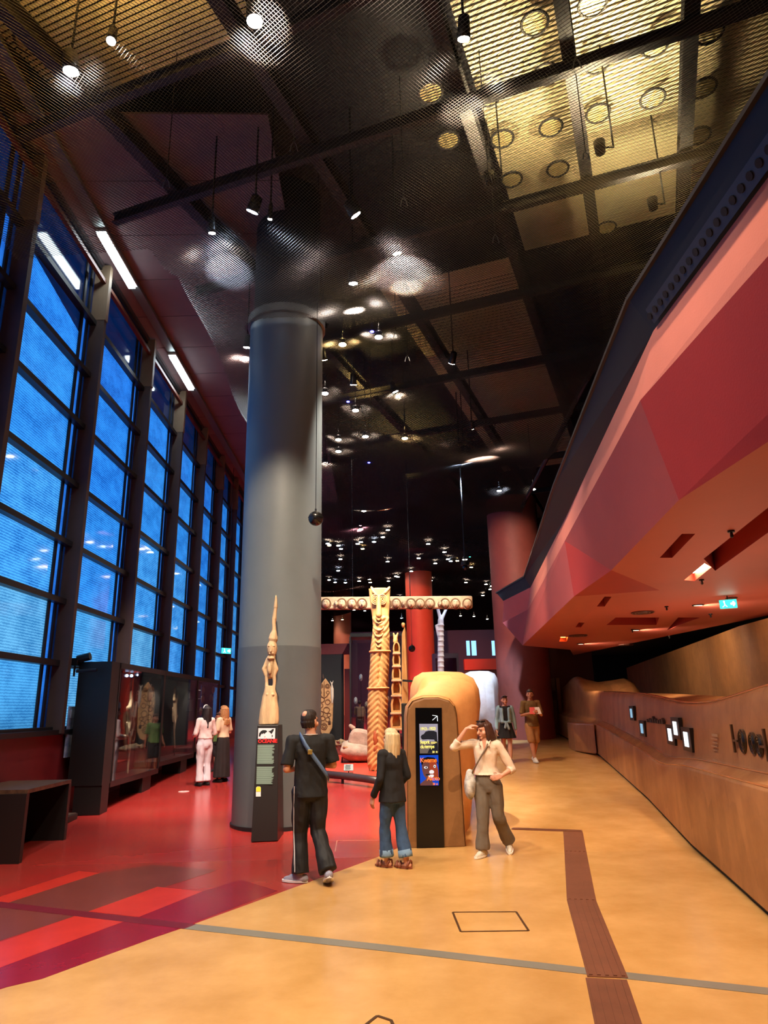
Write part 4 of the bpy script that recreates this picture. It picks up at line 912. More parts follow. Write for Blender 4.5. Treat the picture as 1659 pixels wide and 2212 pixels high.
# --- tall slit drum
sd_ = thing('slit_drum', 'very tall ochre slit drum with a ringed-eye face and wavy carved grooves', 'carving', (.05, 17.5, fz(17.5)))
DY = 17.5; rows = []
dtab = [(1668, 815, 15), (1650, 814, 19), (1600, 815, 20), (1520, 816, 21), (1480, 817, 20), (1440, 820, 20), (1400, 821, 20), (1370, 823, 18), (1350, 823, 17), (1330, 822, 18), (1310, 821, 20), (1285, 820, 22), (1270, 820, 23)]
NZ, NT = 150, 40; b = MB(); R0 = []
for i in range(NZ + 1):
    y = lerp(1668, 1272, i / NZ); x = interp([(a_[0], a_[1]) for a_ in dtab[::-1]], y); w = interp([(a_[0], a_[2]) for a_ in dtab[::-1]], y)
    c = atY(x, y, DY); hw = w / 1480 * 17.9; ring = []
    for k in range(NT):
        th = 2 * pi * k / NT; fr = -sin(th)    # fr>0 faces the viewer
        g = 0.0
        if y > 1375: g = .016 * sin((c.z + .11 * abs(cos(th)) * 2.2) * 46) * max(0, fr) ** .4 if fr > 0 else 0
        elif y > 1335: g = .02 * sin((c.z - .22 * (cos(th) ** 2)) * 40) * max(0, fr) ** .5 if fr > 0 else 0
        slit = abs(cos(th)) < .12 and fr > 0 and (1400 < y < 1475)
        r = hw * (1 + (0 if slit else 0)) + g - (.09 if slit else 0)
        dep = .95 if y > 1335 else .62
        ring.append((c.x + r * cos(th), DY + r * sin(th) * dep, c.z))
    R0.append(ring)
b.loft(R0); body = b.build('drum_body', M_WOODO, sd_, True)
def dpt(x, y, d): p = atY(680 + x / 3.95, 1220 + y / 3.95, DY - d); return Vector((p.x, DY - d, p.z))
for x in (514, 578):
    for r in (.10, .065, .03):
        b = MB(); b.torus(dpt(x, 296, .185), r, .016, Matrix.Rotation(pi / 2, 3, 'X'), 18, 6, 1, 1.25); b.build('eye_ring', M_WOODO, sd_, True)
b = MB(); b.cap(dpt(546, 270, .17), dpt(545, 430, .23), .05, .075); b.cap(dpt(528, 455, .22), dpt(545, 470, .24), .03, .03); b.cap(dpt(562, 455, .22), dpt(545, 470, .24), .03, .03); remeshed(b, .016, 'nose', M_WOODO, sd_, 2)
b = MB(); b.cap(dpt(522, 490, .19), dpt(546, 500, .21), .022, .026); b.cap(dpt(546, 500, .21), dpt(574, 488, .19), .026, .02); remeshed(b, .012, 'mouth', M_WOODO, sd_, 1)
for sgn, xs in ((-1, (540, 505, 484)), (1, (552, 600, 636))):
    b = MB(); b.cap(dpt(xs[0], 275, .16), dpt(xs[1], 235, .15), .03, .035); b.cap(dpt(xs[1], 235, .13), dpt(xs[2], 195, .08), .05, .035); remeshed(b, .014, 'brow', M_WOODO, sd_, 2)
for k, yy_ in enumerate((555, 610, 660, 700)):
    b = MB(); w = 42 - k * 7
    b.tube([dpt(545 + w * cos(a), yy_ - 30 + 34 * sin(a), .185 + .05 * sin(a)) for a in [pi * j / 8 for j in range(9)]], .02, 6); b.build('beard_fold', M_WOODO, sd_, True)
for yy_ in (742, 1055):
    b = MB(); yq = 1220 + yy_ / 3.95; c = atY(interp([(a_[0], a_[1]) for a_ in dtab[::-1]], yq), yq, DY); b.torus(c, interp([(a_[0], a_[2]) for a_ in dtab[::-1]], yq) / 1480 * 17.9 + .012, .028, None, 28, 6, 1, .95); b.build('collar_band', M_WOODO, sd_, True)
b = MB(); c = atY(815, 1664, DY); b.cyl((c.x, DY, fz(DY) + .022), (c.x, DY, c.z + .02), .2, .17, n=16); b.build('foot', M_STEEL, sd_)
b = MB(); b.ell(dpt(520, 1480, .2), (.07, .05, .2)); b.ell(dpt(520, 1570, .2), (.06, .04, .1)); b.build('rust_stain_figure', mat('rust_wood', (170, 82, 40), .6, var=.2), sd_, True)
# --- hanging carved beam with a row of heads
BY = 19.0; p0, p1 = atY(640, 1304, BY), atY(1020, 1301, BY)
hb = thing('hanging_carved_beam', 'long pale wooden beam carved with a row of heads hung on wires', 'carving', ((p0.x + p1.x) / 2, BY, p0.z))
M_BEAMW = mat('pale_carved_wood', (206, 178, 142), .65, var=.22, vscale=6, bump=.4, bscale=20)
b = MB(); b.bar(p0, p1, .22, .34); b.build('beam', M_BEAMW, hb, bevel=.04)
for x in (704, 726, 738, 760, 782, 835, 856, 872, 888, 908, 929, 950, 962, 984, 1010):
    c = atY(x, 1304, BY - .14); big = x not in (726, 872, 950); r = .105 if big else .06
    b = MB(); b.ell(c, (r, .09, r * 1.15)); b.cap(c + Vector((0, -.08, .03)), c + Vector((0, -.1, -.03)), .014, .022); b.cap(c + Vector((-.04, -.075, .05)), c + Vector((-.03, -.08, .05)), .012, .012); b.cap(c + Vector((.04, -.075, .05)), c + Vector((.03, -.08, .05)), .012, .012); b.cap(c + Vector((-.02, -.08, -.06)), c + Vector((.02, -.08, -.06)), .012, .012)
    b.build('carved_head', M_BEAMW, hb, True)
    if big:
        b = MB(); b.torus(c + Vector((0, .03, .0)), r * 1.22, .02, Matrix.Rotation(pi / 2, 3, 'X'), 16, 5, 1, 1.12); b.build('hollow_rim', mat('shadow_wood', (128, 92, 62), .7, var=.2), hb, True)
for x in (886, 762):
    c = atY(x, 1290, BY); b = MB(); b.cyl(c, (c.x, BY, 11.9), .008, n=5); b.build('wire', M_STEEL, hb)
# --- slotted pole
SY = 17.0; sp_ = thing('slotted_pole', 'slender carved pole of stacked arched niches with a forked fish-tail top', 'carving', (.5, SY, fz(SY)))
def spt(x, y, d=0.0): p = atY(680 + x / 3.95, 1220 + y / 3.95, SY - d); return Vector((p.x, SY - d, p.z))
for k, (yt, yb) in enumerate(((660, 755), (755, 865), (865, 985), (985, 1115), (1115, 1265), (1265, 1400))):
    w = .085 + .012 * k; t0, b0 = spt(698, yt), spt(697, yb); h = t0.z - b0.z
    b = MB(); n = 10
    outer = [(-w * .9, 0), (-w, h * .5), (-w * .8, h * .8), (-w * .4, h), (w * .4, h), (w * .8, h * .8), (w, h * .5), (w * .9, 0)]
    inner = [(-w * .6, h * .16), (-w * .66, h * .5), (-w * .5, h * .74), (-w * .2, h * .9), (w * .2, h * .9), (w * .5, h * .74), (w * .66, h * .5), (w * .6, h * .16)]
    vo = lambda pts, y: [(b0.x + u, SY + y, b0.z + z) for u, z in pts]
    b.add(vo(outer, -.1) + vo(inner, -.1) + vo(inner, .03) + vo(outer, .12), [(i, (i + 1) % 8, 8 + (i + 1) % 8, 8 + i) for i in range(8)] + [(8 + i, 8 + (i + 1) % 8, 16 + (i + 1) % 8, 16 + i) for i in range(8)] + [tuple(range(16, 24)), tuple(range(24, 32))] + [(i, (i + 1) % 8, 24 + (i + 1) % 8, 24 + i) for i in range(8)])
    b.build('niche', M_WOODO, sp_)
    b = MB(); c = spt(697, yb, .02); b.box(c + Vector((0, 0, -.01)), (w * 2.2, .22, .05)); b.build('niche_sill', M_WOOD, sp_, bevel=.01)
b = MB(); c = spt(688, 640); b.cap(c, spt(672, 585), .05, .02); b.cap(c, spt(708, 585), .05, .02); b.cap(spt(688, 660), c, .06, .06); b.cap(spt(655, 720), spt(690, 735), .008, .008); remeshed(b, .014, 'fish_tail', M_WOODO, sp_, 1)
b = MB(); e = spt(697, 1400); b.cyl((e.x, SY, fz(SY)), (e.x, SY, e.z), .06, n=10); b.build('mount', M_BLACK, sp_)
# --- plank with bracket
QY = 14.0; pk = thing('carved_plank', 'narrow upright wooden plank held by a steel bracket beside the slotted pole', 'carving', (.57, QY, fz(QY)))
a0, a1 = atY(868, 1352, QY), atY(882, 1365, QY); q0, q1 = atY(868, 1520, QY), atY(883, 1520, QY)
b = MB(); b.add([(q0.x, QY, q0.z), (q1.x, QY + .1, q1.z), (q1.x, QY + .1, a1.z), ((a0.x + a1.x) / 2, QY, a0.z), (a0.x, QY, a0.z - .15), (q0.x, QY + .14, q0.z), (q1.x, QY + .24, q1.z), (q1.x, QY + .24, a1.z), ((a0.x + a1.x) / 2, QY + .14, a0.z), (a0.x, QY + .14, a0.z - .15)], [(0, 1, 2, 3, 4), (9, 8, 7, 6, 5)] + [(i, (i + 1) % 5, 5 + (i + 1) % 5, 5 + i) for i in range(5)]); b.build('plank', M_WOODO, pk, bevel=.01)
b = MB(); b.cap((a0.x + .03, QY + .02, a0.z), (a0.x + .03, QY + .02, a0.z + .03), .035, .04); b.build('finial', M_WOODO, pk, True)
b = MB(); c = atY(880, 1470, QY); b.bar(c + Vector((-.1, -.04, 0)), c + Vector((.14, -.04, -.02)), .03, .04); b.bar(c + Vector((.13, -.02, .06)), c + Vector((.13, -.02, -.3)), .035, .03); b.bar(c + Vector((.2, .05, .02)), c + Vector((.2, .05, -.12)), .03, .03); b.build('bracket', M_STEEL, pk)
b = MB(); b.box2((q0.x, QY + .02, fz(QY)), (q1.x - .02, QY + .12, q0.z)); b.build('post', M_BLACK, pk)
# --- silver forked pole
vY = 22.0; c0, c1 = atY(952, 1440, vY), atY(953, 1316, vY)
fk = thing('forked_pole', 'silvery forked carved pole lit cold behind the mound', 'carving', (c0.x, vY, fz(vY)))
b = MB(); b.cap((c0.x, vY, fz(vY) + .1), c0, .12, .1); b.cap(c0, atY(952, 1340, vY), .1, .095)
b.cap(atY(952, 1340, vY), atY(946, 1316, vY), .06, .05); b.cap(atY(953, 1340, vY), atY(963, 1318, vY), .06, .045); b.cap(atY(951, 1390, vY), atY(943, 1352, vY), .05, .05)
for k in range(9): b.ell(lerp(c0, atY(952, 1340, vY), k / 9) + Vector((0, -.05, 0)), (.115, .09, .04))
remeshed(b, .02, 'carved_shaft', mat('silvery_wood', (206, 206, 214), .5, var=.2, vscale=6, bump=.4), fk, 1)
# --- dark display wall with oval board and fish
DW = 25.3; t = thing('display_screen_wall', 'black freestanding display wall with a dark red header', 'partition', (-2.2, DW, fz(DW)))
l_, r_ = atY(640, 1415, DW), atY(742, 1415, DW); b = MB(); b.box2((l_.x, DW, fz(DW)), (r_.x, DW + .25, l_.z)); b.build('black_panel', M_BLACK, t)
r2 = atY(756, 1390, DW); b = MB(); b.box2((l_.x, DW - .02, l_.z), (r2.x, DW + .3, r2.z)); b.build('red_header', M_REDWALL, t)
l3 = atY(744, 1445, DW); b = MB(); b.box2((l3.x, DW - .05, fz(DW)), (atY(757, 1445, DW).x, DW + .2, l3.z)); b.build('red_post', mat('rust_red_post', (122, 36, 30), .55), t)
OY = 24.3; ov = thing('oval_board', 'oval carved board with a pointed face and swirl patterns on the black display wall', 'carving', (-1.48, OY, 1.9))
oc = [(703, 1465), (712, 1478), (719, 1496), (720, 1520), (719, 1550), (718, 1572), (711, 1586), (703, 1591), (694, 1584), (688, 1570), (686, 1540), (685, 1510), (687, 1490), (695, 1476)]
P = [atY(*p, OY) for p in oc]; n = len(P); b = MB(); b.add([(p.x, OY - .04, p.z) for p in P] + [(p.x, OY + .05, p.z) for p in P], [tuple(range(n)), tuple(range(2 * n - 1, n - 1, -1))] + [(i, (i + 1) % n, n + (i + 1) % n, n + i) for i in range(n)])
b.build('board', mat('ochre_board', (190, 150, 100), .6, var=.3, vscale=9), ov, bevel=.02)
def opt(x, y): p = atY(680 + x / 3.95, 1220 + y / 3.95, OY - .05); return Vector((p.x, OY - .05, p.z))
M_SW = mat('brown_swirl', (120, 82, 50), .6); MX = Matrix.Rotation(pi / 2, 3, 'X')
for x, y, r in ((52, 1035, .07), (108, 1035, .07), (52, 1035, .035), (108, 1035, .035), (45, 1090, .05), (112, 1090, .05), (60, 1150, .09), (110, 1170, .08), (50, 1200, .08), (100, 1240, .1), (55, 1270, .08), (120, 1280, .06), (70, 1310, .07), (110, 1320, .07), (80, 1380, .1), (80, 1380, .05)):
    b = MB(); b.torus(opt(x, y), r, .014, MX, 14, 5); b.build('swirl', M_SW, ov, True)
b = MB(); b.cap(opt(80, 995), opt(80, 1120), .012, .02); b.build('nose_ridge', M_SW, ov, True)
b = MB(); b.tube([opt(45 + 70 * k / 8, 1105 + 30 * sin(pi * k / 8)) for k in range(9)], .018, 5); b.build('jaw_line', M_SW, ov, True)
for x in (40, 118):
    for k in range(3):
        b = MB(); b.cap(opt(x + k * 7, 1335), opt(x + k * 7, 1362), .014, .014); b.build('comb_tooth', M_DKWOOD, ov, True)
b = MB(); b.cap(opt(72, 965), opt(70, 935), .03, .012); b.build('tip', M_DKWOOD, ov, True)
fs_ = thing('fish_carving', 'pale fish carving with a forked tail beside the oval board', 'carving', opt(148, 1100))
b = MB(); b.cap(opt(150, 1130), opt(148, 1060), .05, .055); b.cap(opt(148, 1060), opt(145, 1020), .05, .02); b.cap(opt(145, 1020), opt(132, 992), .02, .012); b.cap(opt(145, 1020), opt(157, 990), .02, .012); b.cap(opt(150, 1130), opt(150, 1180), .05, .02)
remeshed(b, .014, 'fish_body', mat('bone_white', (216, 206, 186), .6, var=.12), fs_, 1)
# --- grey carved blocks
BYY = 19.3
def gpt2(x, y, d=0.0): p = atY(680 + x / 3.95, 1220 + y / 3.95, BYY - d); return Vector((p.x, BYY - d, p.z))
bl_ = thing('carved_block', 'big grey carved hollow log lying on the red platform', 'carving', (-.6, BYY, fz(BYY)))
b = MB(); rings = []
for x, yt, yb in ((225, 1560, 1600), (240, 1510, 1650), (300, 1490, 1680), (380, 1500, 1685), (460, 1520, 1680), (540, 1530, 1670), (600, 1540, 1650), (640, 1550, 1640)):
    T_, B_ = gpt2(x, yt), gpt2(x, yb); c = (T_ + B_) / 2; r = (T_.z - B_.z) / 2
    rings.append([c + Vector((0, .45 * cos(2 * pi * k / 16), r * sin(2 * pi * k / 16))) for k in range(16)])
b.loft(rings); b.build('log', M_WOODG, bl_, True)
b = MB(); hd = [(285, 1500), (300, 1440), (330, 1395), (400, 1400), (470, 1420), (520, 1500), (500, 1560), (300, 1560)]
P = [gpt2(*p) for p in hd]; n = len(P); b.add([p + Vector((0, -.3, 0)) for p in P] + [p + Vector((0, .3, 0)) for p in P], [tuple(range(n)), tuple(range(2 * n - 1, n - 1, -1))] + [(i, (i + 1) % n, n + (i + 1) % n, n + i) for i in range(n)]); b.build('raised_head', M_WOODG, bl_, bevel=.08)
b = MB(); b.cap(gpt2(330, 1395, .1), gpt2(305, 1375, .1), .06, .05); b.build('knob', M_WOODG, bl_, True)
for k in range(12):
    b = MB(); x = 245 + k * 11; b.ell(gpt2(x, 1555 + 30 * (k / 11) ** 2 * .6 + 8 * k / 11, .44 - .012 * k), (.022, .02, .03)); b.build('bead', M_WOOD, bl_, True)
for x in (235, 345): 
    b = MB(); b.cyl(gpt2(x, 1640, .2), Vector((gpt2(x, 1640).x, BYY - .2, fz(BYY) + .022)), .02, n=8); b.build('foot', M_STEEL, bl_)
b = MB(); b.tube([gpt2(455 + 30 * k, 1400 + 8 * k, .1) for k in range(3)], .02, 5); b.build('edge', M_WOODG, bl_, True)
rw = thing('root_carving', 'flat openwork carving lying left of the grey carved log', 'carving', onfloor(680 + 160 / 3.95, 1220 + 1515 / 3.95))
gf = lambda x, y: onfloor(680 + x / 3.95, 1220 + (y + 16) / 3.95) + Vector((0, 0, .06))
b = MB(); b.tube([gf(100, 1522), gf(160, 1504), gf(220, 1500), gf(265, 1514)], [.05, .06, .07, .05], 8); b.tube([gf(105, 1528), gf(170, 1537), gf(225, 1534), gf(265, 1514)], [.05, .05, .05, .05], 8); b.tube([gf(165, 1504), gf(190, 1537)], .04, 6); b.tube([gf(215, 1502), gf(225, 1534)], .04, 6); remeshed(b, .018, 'openwork', M_WOOD, rw, 1)
sk = thing('small_head_carving', 'small brown carved head on the log right of the tall drum', 'carving', gpt2(572, 1530))
b = MB(); b.ell(gpt2(572, 1450, .3), (.06, .06, .05)); b.cap(gpt2(570, 1480, .3), gpt2(570, 1530, .3), .06, .05); b.ell(gpt2(572, 1480, .35), (.05, .05, .06)); remeshed(b, .014, 'head', mat('brown_head', (140, 84, 54), .6, var=.2), sk, 1)
# --- platform, label and barrier rail
pf = thing('display_platform', 'low red sloping platform under the carvings', 'platform', (-.6, 18, fz(16)))
pl = [onfloor(*p) for p in ((640, 1666), (690, 1672), (815, 1684), (872, 1674))] + [Vector((1.0, 21, 0)), Vector((-2.4, 21, 0))]
b = MB(); n = len(pl); b.add([(p.x, p.y, fz(p.y) + .02) for p in pl] + [(p.x, p.y, fz(p.y) - .02) for p in pl], [tuple(range(n)), tuple(range(2 * n - 1, n - 1, -1))] + [(i, (i + 1) % n, n + (i + 1) % n, n + i) for i in range(n)]); b.build('platform_top', mat('platform_red', (206, 66, 48), .35, var=.1, vscale=2), pf)
br = thing('barrier_rail', 'low dark curved barrier rail in front of the carvings', 'barrier', (-.6, 15.8, fz(15.8)))
rp = [(600, 1668), (640, 1672), (690, 1680), (740, 1685), (790, 1692), (820, 1697)]
b = MB(); b.tube([onfloor(x, y + 8) + Vector((0, 0, .16)) for x, y in rp], .075, 10); b.build('rail', mat('rail_dark', (58, 46, 44), .35, var=.2, vscale=6), br, True)
for x, y in (rp[1], rp[3], rp[5]):
    q = onfloor(x, y + 8); b = MB(); b.cyl(q, q + Vector((0, 0, .14)), .03, n=8); b.build('foot', M_STEEL, br)
q = onfloor(753, 1672); lp = thing('label_plate', 'small grey tilted label plate on the platform before the drum', 'label', q)
b = MB(); b.box(q + Vector((0, 0, .14)), (.22, .02, .22), M=Matrix.Rotation(radians(-55), 3, 'X')); b.build('plate', mat('label_grey', (134, 150, 148), .4), lp)
b = MB(); b.cyl(q, q + Vector((0, 0, .13)), .012, n=6); b.build('stand', M_STEEL, lp)
for k in range(4):
    b = MB(); b.box(q + Vector((-.02 + .01 * (k % 2), -.02 - .012, .10 + .03 * k)) + Vector((0, -.012 + .022 * k * 1.4 - .03, 0)), (.12, .006, .012), M=Matrix.Rotation(radians(-55), 3, 'X')); b.build('text_line', mat('label_text', (40, 50, 50), .5), lp)
# --- sloping red plinth edge right of the column (crease in the floor)
plp = [onfloor(*p) for p in ((688, 1775), (735, 1738), (860, 1728), (868, 1700), (700, 1705))]
# --- glass case in the middle distance
gy = 24.0; gl = thing('glass_case', 'tall glass case full of masks behind the tall drum', 'showcase', (.2, gy, fz(gy)))
x0, x1 = atY(757, 1500, gy).x, atY(872, 1500, gy).x; zt = atY(800, 1375, gy).z; zb = fz(gy)
MG = glass_mat('case_glass', (235, 240, 248), .9)
b = MB(); b.box2((x0, gy, zb + .3), (x1, gy + .02, zt)); b.build('front_glass', MG, gl)
b = MB(); b.box2((x0, gy, zb + .3), (x0 + .02, gy + 1.2, zt)); b.build('side_glass', MG, gl)
for (x, y) in ((x0, gy), (x1, gy), (x0, gy + 1.2), (x1, gy + 1.2)):
    b = MB(); b.box((x, y, (zb + zt) / 2), (.05, .05, zt - zb)); b.build('corner_post', M_STEEL, gl)
b = MB(); b.box2((x0, gy, zb), (x1, gy + 1.2, zb + .3)); b.build('base', M_REDWALL, gl)
b = MB(); b.box2((x0, gy, zt), (x1, gy + 1.2, zt + .12)); b.build('lid', M_BLACK, gl)
rg = random.Random(5)
for k in range(9):
    up_ = k % 2; x = lerp(x0 + .16, x1 - .16, k / 8); z = (2.05 if up_ == 0 else 2.75) + rg.uniform(-.12, .12); t = thing('mask', '%s mask from the left on a rod inside the middle glass case' % ORD[k], 'mask', (x, gy + .6, z), 'masks in the middle glass case')
    b = MB(); s = rg.uniform(.75, .95); b.ell((x, gy + .6, z), (.075 * s, .06, .14 * s)); b.cap((x, gy + .54, z + .03), (x, gy + .51, z - .03), .015, .025); b.cap((x - .04, gy + .55, z + .04), (x - .03, gy + .55, z + .04), .014, .014); b.cap((x + .04, gy + .55, z + .04), (x + .03, gy + .55, z + .04), .014, .014); remeshed(b, .014, 'mask_face', rg.choice([M_WOOD, M_WOODO, MATS['bone_white']]), t, 1)
    b = MB(); b.cyl((x, gy + .62, z), (x, gy + .62, zb + .3), .008, n=5); b.build('rod', M_STEEL, t)
# far partitions, balconies and screens
t = thing('far_purple_partition', 'dusky violet partition with a dark opening beyond the red column', 'partition', (.5, 40, fz(40)))
a, c = atY(757, 1385, 40), atY(1072, 1385, 40); b = MB(); b.box2((a.x, 40, fz(40)), (c.x, 40.3, atY(800, 1365, 40).z)); b.build('panel', mat('violet_paint', (74, 56, 88), .7), t)
t = thing('far_red_balcony', 'red balcony front with lit blue screens far beyond the mound', 'balcony', (5, 33, fz(33)))
a, c = atY(1003, 1424, 33), atY(1072, 1446, 33); b = MB(); b.box2((a.x, 33, c.z), (c.x + .5, 33.4, a.z)); b.build('balcony_front', mat('balcony_red', (186, 52, 40), .5), t)
b = MB(); b.box2((a.x, 33.1, fz(33)), (c.x + .5, 33.3, c.z)); b.build('lower_wall', M_LIFT, t)
for px, w in ((1008, 6), (1019, 9), (1063, 5)):
    p = atY(px, 1402, 33.2); q = atY(px + w, 1384, 33.2); b = MB(); b.box2((p.x, 33.2, p.z - .3), (q.x, 33.25, q.z)); b.build('lit_screen', emis('blue_screen_far', (120, 180, 255), 1.6), t)
t = thing('far_dark_case', 'dark far showcase between the red column and the silvery pole', 'showcase', (2.6, 30, fz(30)))
a, c = atY(935, 1412, 30), atY(993, 1470, 30); b = MB(); b.box2((a.x, 30, fz(30)), (c.x, 30.6, a.z)); b.build('cabinet', mat('navy_cabinet', (30, 28, 48), .5), t)
b = MB(); b.box2((a.x + .1, 29.97, fz(30) + .9), (c.x - .1, 29.99, a.z - .2)); b.build('window', glass_mat('far_case_glass', (150, 160, 190), .6), t)
# hanging spheres and dome camera
def sphere(px, py, Y, r, lab):
    p = atY(px, py, Y); t = thing('hanging_speaker', lab, 'speaker', p)
    b = MB(); b.ell(p, (r, r, r), nu=24, nv=16); b.build('shell', mat('gunmetal', (60, 58, 56), .25, metal=.8), t, True)
    b = MB(); b.torus(p + Vector((0, 0, r * .15)), r * .99, r * .04, None, 28, 6); b.build('seam_ring', M_BLACK, t, True)
    b = MB(); b.cyl(p + Vector((0, 0, r * .95)), p + Vector((0, 0, r * 1.35)), r * .14, n=10); b.build('collar', M_STEEL, t)
    b = MB(); b.cyl(p + Vector((0, 0, r)), (p.x, Y, 11.9), .006, n=5); b.build('cable', M_BLACK, t)
sphere(682, 1120, 10.5, .118, 'dark metal sphere speaker hanging at the right edge of the grey column')
sphere(890, 1401, 20.5, .1, 'black sphere speaker hanging before the far red column')
sphere(758, 1387, 26, .07, 'small dark sphere speaker hanging near the peach column')
p = atY(1005, 1225, 20); t = thing('dome_camera', 'black dome camera hanging on a pole left of the mezzanine tip', 'camera', p)
b = MB(); b.cyl(p + Vector((0, 0, .05)), p + Vector((0, 0, .16)), .13, .11, n=16); b.build('mount', M_BLACK, t); b = MB(); b.ell(p, (.08, .08, .09)); b.build('dome', mat('black_gloss', (14, 14, 16), .1), t, True); b = MB(); b.cyl(p + Vector((0, 0, .15)), (p.x, 20, 11.9), .02, n=6); b.build('pole', M_BLACK, t)
# lift door and signs
dr = thing('door_1', 'grey-brown lift door with a dark sign panel', 'door', (5.7, 26.25, fz(26)), kind='structure')
a, c = atY(1146, 1590, 26.25), atY(1197, 1465, 26.25)
m_ = (a.x + c.x) / 2
for s in (0, 1):
    b = MB(); b.box2((a.x if s == 0 else m_ + .01, 26.2, fz(26)), (m_ - .01 if s == 0 else c.x, 26.28, c.z)); b.build('leaf', mat('door_grey', (112, 92, 78), .45, metal=.2), dr)
z1, z2 = atY(1170, 1492, 26.2).z, atY(1170, 1513, 26.2).z
b = MB(); b.box2((a.x, 26.15, z2), (c.x, 26.21, z1)); b.build('sign_panel', mat('sign_brown', (80, 40, 34), .5), dr)
for k, (x, s) in enumerate(((a.x + .25, '2'), (a.x + .25, '1'))):
    text(s, 'lettering', .16, frame((x, 26.145, z1 - .2 - k * .17), (1, 0, 0), (0, 0, 1)), mat('sign_text', (190, 170, 150), .5), dr)
b = MB(); b.box2((c.x + .05, 26.2, fz(26)), (c.x + .18, 26.28, c.z)); b.build('jamb', mat('jamb_tan', (150, 120, 96), .4), dr)
# exit signs
def exit_sign(p, w, h, yaw, lab, hang):
    t = thing('exit_sign', lab, 'sign', p); M = Matrix.Rotation(yaw, 3, 'Z')
    b = MB(); b.box(p, (w, .04, h), M=M); b.build('casing', mat('sign_case', (200, 210, 210), .4), t)
    f = M @ Vector((0, -.024, 0)); b = MB(); b.box(Vector(p) + f, (w * .94, .006, h * .9), M=M); b.build('lit_face', emis('exit_green', (40, 214, 190), 3.0), t)
    g = M @ Vector((-w * .22, -.03, 0)); b = MB(); c = Vector(p) + g; b.ell(c + Vector((0, 0, h * .28)), (h * .09, .006, h * .09)); b.bar(c + Vector((0, 0, h * .2)), c + M @ Vector((h * .06, 0, -h * .08)), .012, h * .14, up=M @ Vector((0, 1, 0))); b.bar(c + M @ Vector((h * .06, 0, -h * .08)), c + M @ Vector((-h * .2, 0, -h * .32)), .008, h * .1, up=M @ Vector((0, 1, 0))); b.bar(c + M @ Vector((h * .06, 0, -h * .08)), c + M @ Vector((h * .26, 0, -h * .3)), .008, h * .1, up=M @ Vector((0, 1, 0))); b.build('running_figure', emis('exit_white', (235, 255, 250), 4.0), t)
    g = M @ Vector((w * .25, -.03, 0)); c = Vector(p) + g; b = MB(); b.bar(c + M @ Vector((-w * .12, 0, 0)), c + M @ Vector((w * .12, 0, 0)), .008, h * .2, up=(0, 0, 1)); b.bar(c + M @ Vector((w * .12, 0, 0)), c + M @ Vector((w * .02, 0, h * .25)), .008, h * .14); b.bar(c + M @ Vector((w * .12, 0, 0)), c + M @ Vector((w * .02, 0, -h * .25)), .008, h * .14); b.build('arrow', MATS['exit_white'], t)
    b = MB(); b.cyl(Vector(p) + Vector((0, 0, h / 2)), (p[0], p[1], hang), .01, n=6); b.build('hanger', M_STEEL, t)
exit_sign(atZ(1573, 1305, 3.36), .27, .15, radians(-25), 'lit green exit sign hanging below the red soffit', 3.5)
p = atX(488, 1406, -5.25); exit_sign(p, .42, .2, radians(50), 'small green exit sign by the far windows', 10.7)
# soffit vents, sprinklers, detector
for i, (px, py, r) in enumerate(((1388, 1322, .2), (1248, 1372, .22), (1352, 1392, .2), (1580, 1291, .09))):
    p = atZ(px, py, 3.5); t = thing('soffit_vent', ('round vent in the middle of the red soffit', 'round vent at the far end of the red soffit', 'round vent near the dark edge of the red soffit', 'small round vent above the exit sign')[i], 'vent', p)
    for k in range(3):
        b = MB(); b.torus(p + Vector((0, 0, -.012)), r * (1 - .3 * k), r * .09, None, 22, 5); b.build('ring', mat('vent_brown', (90, 52, 44), .5), t, True)
    b = MB(); b.cyl(p + Vector((0, 0, -.006)), p + Vector((0, 0, .01)), r * .9, n=20); b.build('back', M_VOID, t)
for i, (px, py) in enumerate(((1580, 1152), (1516, 1256), (1440, 1313), (1366, 1362), (1535, 1329), (1446, 1376))):
    p = atZ(px, py, 3.47); t = thing('sprinkler', ('sprinkler beside the big dark recess', 'sprinkler just right of the lit slot', 'sprinkler left of the exit sign', 'sprinkler below the middle round vent', 'dark detector below the exit sign', 'detector near the soffit edge')[i], 'sprinkler', p)
    b = MB(); b.cyl(p + Vector((0, 0, .03)), p + Vector((0, 0, .01)), .035, n=10); b.build('plate', M_STEEL, t); b = MB(); b.cap(p + Vector((0, 0, .01)), p + Vector((0, 0, -.03)), .012, .018); b.build('head', M_STEEL, t, True)
# ================================================================ LEFT SIDE: bench, showcases, objects
M_BEN = mat('bench_black', (26, 24, 24), .45, bump=.04); M_SPK = mat('speckled_top', (64, 42, 36), .45, var=.5, vscale=14, var_rgb=(106, 80, 58))
bn = thing('side_table', 'low black box table with a speckled brown top against the red wall', 'table', (-4.95, 10.3, fz(10)))
zt = .88
b = MB(); b.box2((-5.46, 9.62, zt - .05), (-4.54, 10.95, zt)); b.build('table_top', M_SPK, bn)
b = MB(); b.box2((-5.46, 9.6, fz(9.6)), (-4.54, 9.68, zt - .05)); b.build('end_panel', M_BEN, bn)
b = MB(); b.box2((-5.46, 10.88, fz(10.9)), (-4.54, 10.96, zt - .05)); b.build('end_panel', M_BEN, bn)
p = onfloor(152, 1776); t = thing('floor_box', 'flat dark box on the floor behind the side table', 'box', p)
b = MB(); b.box(p + Vector((-.15, .1, .05)), (.3, .35, .1)); b.build('box_body', mat('box_dark', (50, 40, 36), .5), t, bevel=.01); b = MB(); b.box(p + Vector((-.15, .1, .105)), (.26, .3, .012)); b.build('lid', mat('box_lid', (84, 70, 60), .5), t)
